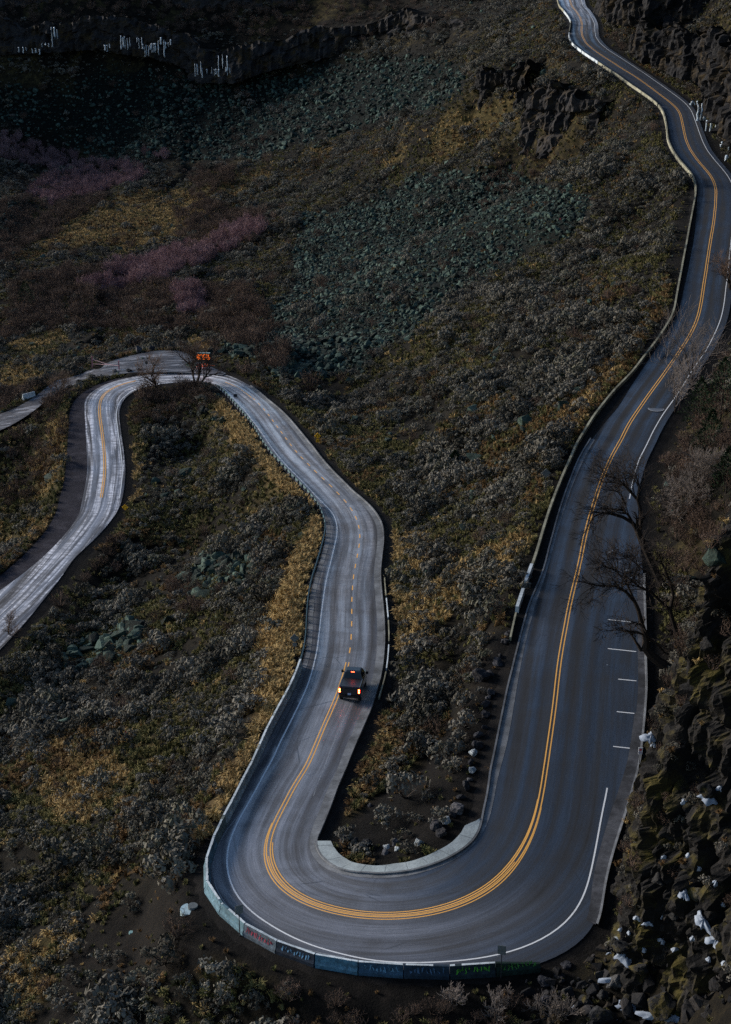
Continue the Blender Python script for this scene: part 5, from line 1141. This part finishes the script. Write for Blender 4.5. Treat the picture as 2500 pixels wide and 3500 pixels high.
b = MB(); b.add([(-.76, -.655, 1.40), (.76, -.655, 1.40), (.64, -.385, 1.82), (-.64, -.385, 1.82)], [(0, 1, 2, 3)]); o = b.obj('rear_window', glass, truck); o.location = (0, -.012, .006)
b = MB(); b.add([(-.80, 1.57, 1.32), (.80, 1.57, 1.32), (.64, 1.04, 1.82), (-.64, 1.04, 1.82)], [(1, 0, 3, 2)]); o = b.obj('windscreen', glass, truck); o.location = (0, .012, .008)
for sx in (-1, 1):
    b = MB(); x0, x1 = sx*.925, sx*.77
    b.add([(x0, -.32, 1.42), (x0, 1.28, 1.40), (x1, .92, 1.82), (x1, -.16, 1.84)], [(0, 1, 2, 3), (3, 2, 1, 0)]); o = b.obj('side_window', glass, truck); o.location = (sx*.012, 0, 0)
    b = MB(); b.box((sx*1.02, 1.10, 1.36), (.12, .06, .05)); b.box((sx*1.17, 1.12, 1.40), (.22, .10, .22), taper=.9); b.obj('mirror', M['black'], truck)
    b = MB(); b.box((sx*.90, -2.86, 1.08), (.17, .08, .42)); tl = b.obj('tail_lamp', mat('red_lens', (.25, .01, .01), .3, .5), truck)
    rl = mat('lit_red', (.6, .03, .02)); N = NT(rl); N.set(N.b, 'Emission Color', (1.0, .05, .015, 1)); N.set(N.b, 'Emission Strength', 6.0)
    b = MB(); b.box((sx*.90, -2.91, 1.08), (.13, .01, .34)); b.obj('lit_lens', rl, tl)
    rc = mat('lit_amber', (.9, .5, .2)); N = NT(rc); N.set(N.b, 'Emission Color', (1.0, .42, .08, 1)); N.set(N.b, 'Emission Strength', 9.0)
    b = MB(); [b.box((sx*.90, -2.925, z_), (.09, .01, .09)) for z_ in (1.17, 1.0)]; b.obj('bulb', rc, tl)
    b = MB(); b.box((sx*.74, 2.84, .86), (.32, .05, .16)); b.obj('headlight', mat('clear_lens', (.5, .5, .52), .2, .6), truck)
b = MB(); b.box((0, -.39, 1.885), (.30, .04, .05)); o = b.obj('high_brake_lamp', rl, truck); o.location = (0, -.02, 0)
b = MB(); b.box((0, -.418, 1.885), (.12, .02, .04)); b.obj('high_brake_bulb', rc, truck)
b = MB(); b.box((0, -2.86, 1.0), (1.58, .04, .52)); b.box((0, -2.885, 1.17), (.30, .02, .07)); b.obj('tailgate', paintm, truck)
b = MB(); b.box((0, -2.92, .60), (1.86, .16, .20)); b.obj('rear_bumper', M['black'], truck)
b = MB(); b.box((0, -2.89, .80), (.31, .02, .16)); b.obj('number_plate', mat('pale_plate', (.45, .50, .62), .5, .4), truck)
b = MB(); b.box((0, 2.86, .72), (1.5, .06, .36)); b.obj('grille', M['black'], truck)
for sx in (-1, 1):
    for y in (-1.85, 1.85):
        b = MB(); b.tube([(sx*.72, y, .40), (sx*.99, y, .40)], .40, 20); wh = b.obj('wheel', mat('tyre', (.012, .012, .012), .8, .2), truck)
        b = MB(); b.tube([(sx*.97, y, .40), (sx*1.0, y, .40)], .24, 14); b.obj('rim', M['steel'], wh)

# ------------------------------------------------------------------ rocks set out along the verge and at the cliff foot
RM = {k: [rock_mesh(500+i*7+j, M[k], .8 if k != 'mossboulder' else .7, 18, round_=.03) for i in range(3)] for j, k in enumerate(('boulder', 'paleboulder', 'mossboulder', 'talus'))}
def stone(px, py, size, kind, label, group=None, bvh=None, sq=1.0, sink=.15):
    p = hit(px, py)
    if bvh is not None:
        y = (py-CY)/F; d = Vector(((px-CX)/F, ct-y*st, -(st+y*ct))); h_ = bvh.ray_cast(Vector((0, 0, H)), d.normalized())
        if h_[0] is not None and h_[0].y < p[1]+3: p = np.array(h_[0])
    me = RM[kind][stone.n % 3]; o = bpy.data.objects.new('boulder', me); COL.objects.link(o); stone.n += 1
    r_ = random.Random(stone.n); o.location = (p[0], p[1], p[2]+size*(.5-sink)*.6*sq); o.rotation_euler = (r_.uniform(-.3, .3), r_.uniform(-.3, .3), r_.uniform(0, 6)); o.scale = (size, size*r_.uniform(.8, 1.1), size*sq)
    return tag(o, label, 'boulder', group)
stone.n = 0
PP = lambda x, y: (1400+.308*x, 2000+.308*y)
for x, y, s_, k, lb in [(1100,565,1.0,'boulder','dark rock just below the end of the low wall'), (1070,665,1.25,'boulder','lichened grey rock second below the low wall end'), (1010,815,.8,'boulder','small dark rock on the dirt third below the wall end'), (980,895,1.3,'boulder','flat brown rock on the dirt beside the upper kerb'),
   (775,1050,1.9,'boulder','largest blue black rock between sagebrush and the upper kerb'), (895,1010,1.0,'boulder','dark rock right beside the largest blue black rock'), (905,1210,.95,'boulder','black rock shaded below the largest one'), (880,1275,.8,'boulder','small black rock in the shaded row'), (850,1350,1.0,'boulder','angular black rock in the middle of the row'),
   (845,1460,1.0,'boulder','grey faced rock in the middle of the row'), (830,1610,.9,'boulder','pointed black rock above the flat purple one'), (770,1700,1.15,'boulder','flat purple grey rock in the row'), (755,1800,1.1,'boulder','rounded brown rock in the row'), (705,1885,.85,'paleboulder','white topped rock, upper of two pale ones in the row'),
   (690,1995,.9,'boulder','dark rock between the two white topped ones'), (703,2080,.8,'paleboulder','white topped rock, lower of two pale ones in the row'), (670,2190,.8,'boulder','small dark rock below the white topped ones'), (630,2255,1.15,'boulder','broad grey rock near the lower end of the row'), (150,1790,1.8,'boulder','wide grey rock sunk in the soil of the island'), (230,1870,1.1,'boulder','dark low rock beside the wide grey one')]:
    stone(*PP(x, y), s_, k, lb, 'rocks set along the island beside the upper road')
for x, y, s_, k, lb in [(1250,295,1.0,'boulder','purple topped rock above the sidewalk'), (1225,375,1.25,'boulder','large black rock above the sidewalk end'), (1180,425,1.0,'boulder','black rock behind the tall pale stone'), (1140,465,1.0,'paleboulder','pale tan stone standing at the head of the sidewalk'), (1065,508,1.35,'boulder','flat purple grey slab left of the pale tan stone'),
   (1110,560,1.2,'boulder','black rock under the purple grey slab'), (938,632,.95,'paleboulder','blue white pointed stone above the sidewalk'), (770,625,.95,'boulder','dark rock in the middle behind the kerbside sidewalk'), (775,665,.6,'paleboulder','small grey stone in front of the middle dark rock'), (705,657,.75,'paleboulder','small white stone left of the middle dark rock'),
   (690,703,.8,'boulder','dark flat stone nearest the sidewalk'), (555,640,1.25,'boulder','black rock with grey top at the left of the island tip'), (468,612,.9,'boulder','blue grey rock second from left at the island tip'), (395,600,1.1,'boulder','black pointed rock leftmost at the island tip'), (410,650,.7,'boulder','small black stone below the leftmost rock'), (572,345,.6,'boulder','small pale edged stone on the island slope')]:
    stone(1000+.4618*x, 2600+.4618*y, s_, k, lb, 'rocks at the tip of the island inside the near bend')
for x, y, s_, lb in [(575,130,1.7,'grey rock left of the gravel lot'), (635,125,2.0,'dark blue rock behind the gravel lot'), (742,112,1.5,'black rock at the back of the gravel lot'), (475,158,1.1,'small black rock left end of the gravel lot'), (895,98,1.5,'long grey rock at the back right of the lot'), (950,102,1.0,'dark rock second from right behind the lot'), (1022,132,1.0,'dark rock left of the message board'),
   (930,350,1.3,'black block at the inner edge of the far bend'), (640,275,.9,'dark stone between side road and lowest road'), (560,280,1.1,'dark stone left of the stop sign'), (450,290,1.2,'dark stone under the pink gate post'), (1265,490,1.3,'teal grey rock left of the guardrail start'), (1145,615,2.4,'broad teal slab under the far bend thicket'), (1225,665,1.3,'teal rock right of the broad teal slab')]:
    stone(*tr('Z', [(x, y)])[0], s_, 'talus' if 'teal' in lb else 'boulder', lb)
# foot of the cliff at lower right, snow on the ledges
for x, y, s_, lb, k in [(1383,2112,1.7,'moss yellow ledge rock with a snow cap above the road corner','mossboulder'), (1362,2098,1.1,'moss yellow rock left of the snow capped ledge','mossboulder'), (1372,2185,2.1,'big ledge rock with a long snow cap below the road corner','mossboulder'), (1420,2160,1.8,'dark ledge rock between two snow caps','mossboulder'),
   (1340,2215,1.2,'bluish rock at the foot of the snow capped ledge','mossboulder'), (1258,2150,1.1,'grey block behind the barrier end','boulder'), (1240,2175,1.0,'rounded grey rock below the barrier end','boulder'), (1210,2185,1.2,'dark rock near the end of the green barrier','boulder'), (1262,2212,1.4,'rock with a round snow patch at the bottom','mossboulder'),
   (1210,2235,1.4,'black broken rock among dead branches','boulder'), (1300,2235,1.5,'snowy rock at the bottom beside dead twigs','mossboulder'), (1395,2245,2.2,'broad snow covered rock at the bottom edge','mossboulder'), (1470,2250,2.6,'widest snow covered rock at the bottom edge','mossboulder'), (1330,2265,2.2,'snow covered rock at the bottom left of the cliff','mossboulder'), (1540,2255,1.8,'snow dusted rock at the bottom right','mossboulder'), (1590,2262,1.6,'snow dusted rock in the bottom right corner','mossboulder'),
   (1570,1765,1.5,'ledge rock with two snow patches at the right edge','mossboulder'), (1545,1990,1.3,'dark ledge rock with a snow streak','mossboulder'), (1600,2080,1.5,'right edge ledge rock with snow','mossboulder'), (1500,2040,1.1,'small snow patched rock in the cliff','mossboulder'), (1465,1960,1.3,'mossy shoulder of rock in the cliff','mossboulder'), (1535,1300,1.9,'flat topped teal rock jutting from the cliff','talus'), (1590,1245,2.2,'teal topped rock at the right edge above the bank','talus'), (1575,1440,1.6,'grey mossy rock under the teal topped ones','mossboulder'), (1500,1440,1.3,'grey rock beside the leaning tree foot','boulder')]:
    stone(x*D, y*D, s_, k, lb, None, near_bvh, sq=.8, sink=.1)
def corner_rubble():
    r_ = np.random.default_rng(5); x, y = r_.uniform(8, 28, 900), r_.uniform(74, 98, 900); z = ground_z(x, y); px, py, _ = proj(x, y, z); k = in_poly(px*.6496, py*.6496, CORNER) & (road_dist(x, y)[0] > 1.2); P = np.stack([x, y, z+.1], 1)[k]; n = len(P); sc = .35+1.3*r_.random(n)**2.5
    src = [bpy.data.objects.new('rubble_block', rock_mesh(640+i, M['basalt'], .7, 16, name='rubble_block')) for i in range(3)]
    for i, (o, q, lb) in enumerate(zip(src, (hit(1185*D, 2205*D), hit(1235*D, 2250*D), hit(1290*D, 2190*D)), ('loose black rock under the green barrier end', 'loose black rock at the bottom edge among dead branches', 'mossy loose rock at the foot of the cliff corner'))):
        COL.objects.link(o); o.location = tuple(q); o.scale = (1.2, 1.1, 1.0); tag(o, lb, 'boulder')
    gn_scatter('rock_rubble', P, r_.uniform(-.6, .6, (n, 3))*[1, 1, 6], np.stack([sc*1.2, sc, sc], 1), r_.choice([0, 1, 2], n, p=[.45, .45, .10]), src, 'black broken rock at the foot of the near cliff', 'rubble'); print('rubble', n)
corner_rubble()
# snow lying between the rocks
def snow_patch(px, py, rx, ry, label, seed):
    p = hit(px, py); 
    y = (py-CY)/F; d = Vector(((px-CX)/F, ct-y*st, -(st+y*ct))); h_ = near_bvh.ray_cast(Vector((0, 0, H)), d.normalized())
    if h_[0] is not None and h_[0].y < p[1]+3: p = np.array(h_[0])
    n, m_ = 28, 6; V = [(0, 0, .10)]; rnd = random.Random(seed); ph = [rnd.uniform(0, 6) for _ in range(4)]
    for j in range(1, m_+1):
        for k in range(n):
            t = 2*PI*k/n; r_ = (j/m_)*(1+.34*math.sin(2*t+ph[0])+.26*math.sin(3*t+ph[1])+.18*math.sin(5*t+ph[2])+.12*math.sin(9*t+ph[3])); V.append((rx*r_*math.cos(t), ry*r_*math.sin(t), .10-.26*(j/m_)**1.8+.035*math.sin(7*t+j)+.03*math.sin(4*t+2*j)))
    Fc = [(0, 1+k, 1+(k+1) % n) for k in range(n)]+[(1+(j-1)*n+k, 1+j*n+k, 1+j*n+(k+1) % n, 1+(j-1)*n+(k+1) % n) for j in range(1, m_) for k in range(n)]
    o = obj('snow_patch', mesh('snow_patch', V, Fc, M['snow'], smooth=True)); o.location = (p[0], p[1], p[2]+.1); o.rotation_euler = (R(12), 0, rnd.uniform(-.3, .3)); tag(o, label, 'snow patch')
for k, (x, y, rx, ry, lb) in enumerate([(1385,2118,.62,.75,'bright snow patch on the mossy ledge above the corner'), (1372,2176,.85,.45,'long snow patch on the ledge below the road corner'), (1575,1768,.65,.55,'snow patch on a ledge at the right edge'), (1425,1980,.0,.0,''), (1448,2003,.0,.0,''), (1268,2213,.5,.4,'round snow patch among the dark rocks'), (1310,2258,.8,.4,'snow at the bottom below the dead twigs'), (1410,2236,1.0,.5,'widest snow patch at the bottom of the cliff'), (1455,2258,.9,.4,'snow right of the widest patch at the bottom'), (1500,2262,.8,.45,'right part of the snow along the bottom'), (1345,2264,.7,.35,'low snow between two bottom patches'),
        (1560,2045,.35,.9,'narrow snow streak down the dark cliff'), (1590,2090,.5,.7,'snow streak near the right edge'), (1520,1985,.25,.6,'thin snow sliver in a cliff crack'), (1447,1635,.5,.7,'grey snow patch beside the notice post')]):
    if rx: snow_patch(x*D, y*D, rx, ry, lb, k)
r_s = random.Random(3)
for k, (x, y) in enumerate([(1448,1640),(1452,1655),(1380,2065),(1397,2072),(1472,2036),(1440,2052),(1415,2040),(1560,1748),(1600,1752),(1530,1900),(1552,1930),(1590,1960),(1605,2010),(1470,2090),(1500,2110),(1540,2085),(1575,2130),(1610,2140),(1430,2110),(1400,2135),(1355,2120),(1340,2150),(1255,2205),(1225,2240),(1275,2240),(1360,2240),(1545,2240),(1580,2262),(1605,2225),(1520,1780),(1475,1905)]):
    snow_patch(x*D, y*D, r_s.uniform(.10, .27), r_s.uniform(.10, .24), 'small scrap of old snow caught on the dark near cliff', 300+k); snow_last = bpy.data.objects['snow_patch' if len([o for o in bpy.data.objects if o.name.startswith('snow_patch')]) == 1 else sorted(o.name for o in bpy.data.objects if o.name.startswith('snow_patch.'))[-1]]; snow_last['group'] = 'small snow scraps on the near cliff'
# clumps of snow fallen on the upper road
for k, (x, y, s_, lb) in enumerate([(2093,1889,.75,'largest white snow clump lying on the upper road'), (2080,1891,.35,'tiny snow clump left of the largest one'), (2152,1950,.8,'long snow clump near the right kerb'), (2180,1957,.6,'snow clump touching the right kerb'), (2187,1925,.45,'small snow clump above the kerb start'), (2158,1975,.3,'tiny snow clump below the long one'), (2122,1920,.25,'tiny snow crumb between the two groups'), (2077,2274,.18,'lone white crumb on the parking lane')]):
    s1, o1 = so_of(x, y); p = road_pt(s1, o1, .02); o = bpy.data.objects.new('snow_clump', rock_mesh(700+k, M['snow'], .7, 16, 'snow_clump', .04)); COL.objects.link(o); o.location = tuple(p); o.scale = (s_*1.3, s_*.8, s_*.6); tag(o, lb, 'snow clump', 'snow clumps on the upper road')

# ------------------------------------------------------------------ ice falls
def ice(px, py0, py1, Y, wid, label, seed):
    """hanging sheets of ice from py0 down to py1"""
    rnd = random.Random(seed); top = unprojY(px, py0, Y); bot = unprojY(px, py1, Y); hh = top[2]-bot[2]; b = MB()
    for k in range(max(3, int(wid/.55))):
        x = (k/max(1, int(wid/.55)-1)-.5)*wid+rnd.uniform(-.2, .2); l = hh*rnd.uniform(.35, 1.0); z0 = hh - rnd.uniform(0, .25)*hh; z1 = max(-.3, z0-l); r0 = rnd.uniform(.16, .34); n = 6
        pts = [(x+rnd.uniform(-.12, .12), rnd.uniform(-.2, .1), z0+(z1-z0)*t/n) for t in range(n+1)]
        b.tube(pts, [r0*(.35+.9*t/n if rnd.random() < .5 else 1.1-.75*t/n)*rnd.uniform(.75, 1.2) for t in range(n+1)], 7)
    o = b.obj('frozen_waterfall', M['ice'], smooth=True); o.location = tuple(bot); tag(o, label, 'ice fall', 'ice falls on the dark cliffs')
for k, (x, y0, y1, Y, w_, lb) in enumerate([(190,92,162,602,1.9,'tall thin ice fall left on the back cliff'), (74,155,186,603,1.2,'short ice fall at the far left of the back cliff'), (118,165,186,603,1.4,'small ice stub left of the tall thin one'), (152,145,165,603,1.0,'small ice fall beside the tall thin one'), (365,148,176,600,.9,'small ice blob left of the wide ice curtain'),
      (431,120,172,598,3.2,'ragged ice fall at the left of the main curtain'), (478,125,170,597,1.8,'ice fall between the two main curtains'), (512,148,190,596,4.4,'widest bright ice curtain on the back cliff'), (553,125,192,596,1.8,'long ice fall right of the widest curtain'), (578,135,176,596,1.8,'short ice fall at the right of the curtain group'),
      (677,205,264,584,2.0,'left ice fall on the middle cliff'), (702,228,262,583,1.6,'low ice fall second from left on the middle cliff'), (758,172,268,583,1.4,'tallest ice streak on the middle cliff'), (777,222,268,583,.8,'thin ice streak at the right of the middle cliff'), (738,235,262,583,.8,'faint ice drip in the middle cliff')]):
    ice(x, y0, y1, Y-2.5, w_, lb, 800+k)
for k, (x, y0, y1, Y, w_, lb) in enumerate([(2404,352,432,330,2.2,'large ice fall right of the upper road'), (2436,400,470,322,2.6,'grey blue ice fall lower right of the upper road'), (2368,345,362,338,.6,'small ice drip left of the large one'), (2478,480,512,305,1.5,'white ice at the right edge by the upper road'), (2496,530,560,300,1.4,'snowy ice lump at the right picture edge')]):
    ice(x, y0, y1, Y, w_, lb, 830+k)

# ------------------------------------------------------------------ bare trees
def grow(mb, p, d, L, r, depth, rnd, bend=.35, up=.25, tip=None):
    n = 4; pts = [p]; q = p.copy(); dd = d.copy()
    for k in range(n):
        dd = (dd + Vector((rnd.uniform(-1, 1), rnd.uniform(-1, 1), rnd.uniform(-1, 1)))*bend*.45 + Vector((0, 0, up*.25))).normalized(); q = q+dd*(L/n); pts.append(q)
    mb[0 if depth >= 3 else 1].tube(pts, [max(.013, 1.25*r*(1-.68*k/n)) for k in range(n+1)], 5 if depth >= 2 else 3, cap=False)
    if depth <= 0: return
    for k in range({4: 4, 3: 5, 2: 5, 1: 4}.get(depth, 3)):
        t = rnd.uniform(.3, 1.0); i = min(n-1, int(t*n)); a = pts[i].lerp(pts[i+1], t*n-i)
        side = dd.cross(Vector((rnd.uniform(-1, 1), rnd.uniform(-1, 1), rnd.uniform(-1, 1)))); side = side.normalized() if side.length > 1e-6 else Vector((1, 0, 0))
        grow(mb, a, (dd*.75+side*rnd.uniform(.5, 1.0)+Vector((0, 0, up*.4))).normalized(), L*rnd.uniform(.45, .7), r*.45, depth-1, rnd, bend, up)
def bare_tree(px, py, hgt, label, seed, trunks=1, lean=(0, 0, 1), depth=4, r=.16, spread=.5, bark='bark', twig='brush', name='bare_tree'):
    rnd = random.Random(seed); p = hit(px, py); root = empty(name, p); tag(root, label, 'tree'); a, c = MB(), MB()
    for k in range(trunks):
        d = (Vector(lean)+Vector((rnd.uniform(-spread, spread), rnd.uniform(-spread, spread), 0))*(trunks > 1)).normalized()
        grow((a, c), Vector((rnd.uniform(-.2, .2)*(trunks > 1), 0, -.2)), d, hgt*rnd.uniform(.45, .6), r*rnd.uniform(.7, 1), depth, rnd)
    a.obj('trunk', M[bark], root); c.obj('crown', M[twig], root); return root
bare_tree(*tr('Z', [(812,480)])[0], 9, 'bare tree left of two above the thicket in the far bend', 901, 2, (-.25, 0, 1), 4, .2)
bare_tree(*tr('Z', [(1085,420)])[0], 10, 'bare tree right of two in front of the far bend', 902, 4, (.1, 0, 1), 4, .22, .7)
bare_tree(*tr('Z', [(20,520)])[0], 7, 'thin bare tree beside the lowest road at the left', 903, 2, (0, 0, 1), 3, .12)
bare_tree(*tr(3, [(265,620)])[0], 6, 'small bare tree between side road and lowest road', 904, 3, (0, 0, 1), 3, .1)
bare_tree(*tr(5, [(38,560)])[0], 4.5, 'bare shrubby tree at the left edge by the lowest road', 905, 3, (0, 0, 1), 3, .08)
bare_tree(1535*D, 865*D, 11, 'tall thin leafless sapling group leaning over the upper road', 906, 6, (-.15, 0, 1.4), 3, .09, .35, twig='palebark')
bare_tree(1500*D, 920*D, 9, 'leafless sapling clump beside the manhole in the upper road', 907, 5, (-.2, 0, 1.4), 3, .07, .35, twig='palebark')
bare_tree(1622*D, 650*D, 8, 'dark gnarled tree at the right edge of the upper road', 908, 3, (-.3, 0, 1), 4, .16, .5)
bare_tree(1490*D, 1165*D, 7, 'pale twiggy tree on the dark bank above the parking bays', 909, 4, (.1, 0, 1), 4, .09, .7, twig='palebark')
bare_tree(1545*D, 1120*D, 7, 'grey twiggy tree at the middle of the dark bank', 910, 4, (.0, 0, 1), 4, .09, .7, twig='palebark')
bare_tree(1240*D, 2262*D, 2.6, 'dead grey branches piled below the green barrier', 911, 6, (-.2, -.3, .8), 3, .05, 1.0, 'palebark', 'palebark')
bare_tree(1120*D, 2255*D, 2.4, 'dead pale branches on the soil below the blue barriers', 912, 5, (0, -.2, .8), 3, .04, 1.0, 'palebark', 'palebark')
bare_tree(1010*D, 2235*D, 1.8, 'thin dead twigs standing before the blue barriers', 913, 5, (0, 0, 1), 3, .03, .6, 'palebark', 'palebark')
# the two big trees leaning over the parking bays, main limbs as in the photo, lying near one upright plane
def limb_tree(base, limbs, label, seed, dyl):
    rnd = random.Random(seed); p = hit(*tr('W', [base])[0]); Y0 = p[1]; root = empty('bare_tree', p); tag(root, label, 'tree'); a, c = MB(), MB()
    for pts, r0, r1, dy in limbs:
        n = len(pts); P3 = []
        for k, q in enumerate(pts):
            x, y = tr('W', [q])[0]; P3.append(Vector(unprojY(x, y, Y0 - dyl*0 + dy*(k/(n-1))**1.3 if n > 1 else Y0))-Vector(p))
        rad = np.linspace(r0, r1, n)*1.65; a.tube(P3, list(rad), 7)
        for k in range(1, n):
            for _ in range(4 if k > n*.35 else 2):
                t = rnd.random(); q = P3[k-1].lerp(P3[k], t); d = (P3[k]-P3[k-1]).normalized(); side = Vector((rnd.uniform(-1, 1), rnd.uniform(-1, 1), rnd.uniform(-.6, 1)))
                if rad[k] < .13: grow((a, c), q, (d*.8+side*.8).normalized(), rnd.uniform(1.2, 2.6), max(.03, rad[k]*.5), 2, rnd, .5, .1)
        grow((a, c), P3[-1], (P3[-1]-P3[-2]).normalized(), 1.6, r1*1.3, 2, rnd, .5, .0)
    a.obj('trunk', M['bark'], root); c.obj('crown', M['bark'], root)
limb_tree((1060,1290), [([(1060,1290),(1000,1180),(950,1070),(900,960),(850,850),(826,790)], .26, .17, 0), ([(826,790),(780,715),(700,668),(600,640),(520,632),(450,665),(410,730)], .13, .03, -2), ([(780,715),(745,650),(690,605),(600,598),(520,600)], .09, .03, -1), ([(835,790),(852,720),(852,620),(825,520),(765,455),(715,400),(640,375),(560,368)], .14, .03, 1.5), ([(825,520),(842,420),(815,330),(765,298),(680,285)], .07, .02, 2), ([(715,400),(660,340),(600,322),(530,310)], .05, .02, 0), ([(855,700),(900,640),(985,570)], .06, .02, 1), ([(720,560),(690,490),(650,450),(570,430)], .05, .02, -1)],
    'upper of two big dark leaning trees with branches over the yellow line', 921, 0)
limb_tree((1185,2010), [([(1185,2010),(1090,1960),(1000,1900),(930,1840),(890,1790),(897,1720),(885,1660)], .30, .17, 0), ([(885,1660),(855,1560),(830,1460),(800,1390),(725,1305),(650,1262),(560,1255),(460,1250),(400,1290)], .14, .025, -2), ([(800,1390),(740,1250),(715,1200),(640,1130),(540,1085)], .07, .02, 1), ([(890,1680),(820,1648),(720,1640),(630,1632)], .06, .02, -1.5), ([(700,1290),(660,1250),(720,1248),(790,1210)], .04, .015, 0), ([(905,1700),(980,1740),(1060,1830),(1130,1850)], .08, .03, 1), ([(895,1790),(850,1800),(835,1770)], .15, .10, 0)],
    'lower big dark leaning tree arching over the parking marks', 922, 0)
limb_tree((1190,1880), [([(1190,1880),(1165,1680),(1120,1540),(1100,1460),(1130,1330),(1100,1220),(1060,1120),(1005,1000)], .16, .04, 0), ([(1100,1460),(1020,1385),(940,1310),(840,1265),(770,1210),(690,1145),(620,1110)], .09, .02, -1.5), ([(940,1160),(860,1110),(790,1050),(730,1000)], .05, .015, -1)],
    'slimmer dark tree standing behind the lower leaning tree', 923, 0)
# evergreens
def evergreen(px, py, h, wd, label, seed):
    rnd = random.Random(seed); p = hit(px, py); root = empty('juniper', p); tag(root, label, 'juniper'); b = MB(); b.tube([(0, 0, -.2), (0, 0, h*.5)], [.12, .05], 6); b.obj('trunk', M['bark'], root); V = []; Fc = []; Mi = []
    for k in range(1500):
        z = rnd.random()**.8*h; rr = wd/2*(1-(z/h)**1.6)*(.55+.45*rnd.random())*(1+.25*math.sin(5*z+seed)); a = rnd.uniform(0, 2*PI)
        quad_cloud(V, Fc, Mi, Vector((rr*math.cos(a), rr*math.sin(a), z+.1)), Vector((math.cos(a)*.6, math.sin(a)*.6, rnd.uniform(.1, 1))).normalized(), rnd.uniform(.15, .32), rnd.uniform(.05, .10), 0, rnd)
    obj('crown', mesh('crown', V, Fc, M['juniper']), root)
for k, (x, y, h, wd, lb) in enumerate([(1550,950,6,4.5,'dark juniper on the bank right of the manhole'), (1600,930,7,5,'dark juniper at the right edge above the bank'), (1575,1010,5,4,'lower dark juniper on the shaded bank'), (1010,1045,2.6,2.2,'small dark green juniper among the sagebrush between the roads'), (60,690,7,6,'grey green juniper at the far left of the valley'), (1250,860,1.6,1.6,'tiny juniper on the slope left of the upper road'), (1612,1100,5,4,'dark juniper at the right edge beside the twiggy trees')]):
    evergreen(x*D, y*D, h, wd, lb, 950+k)
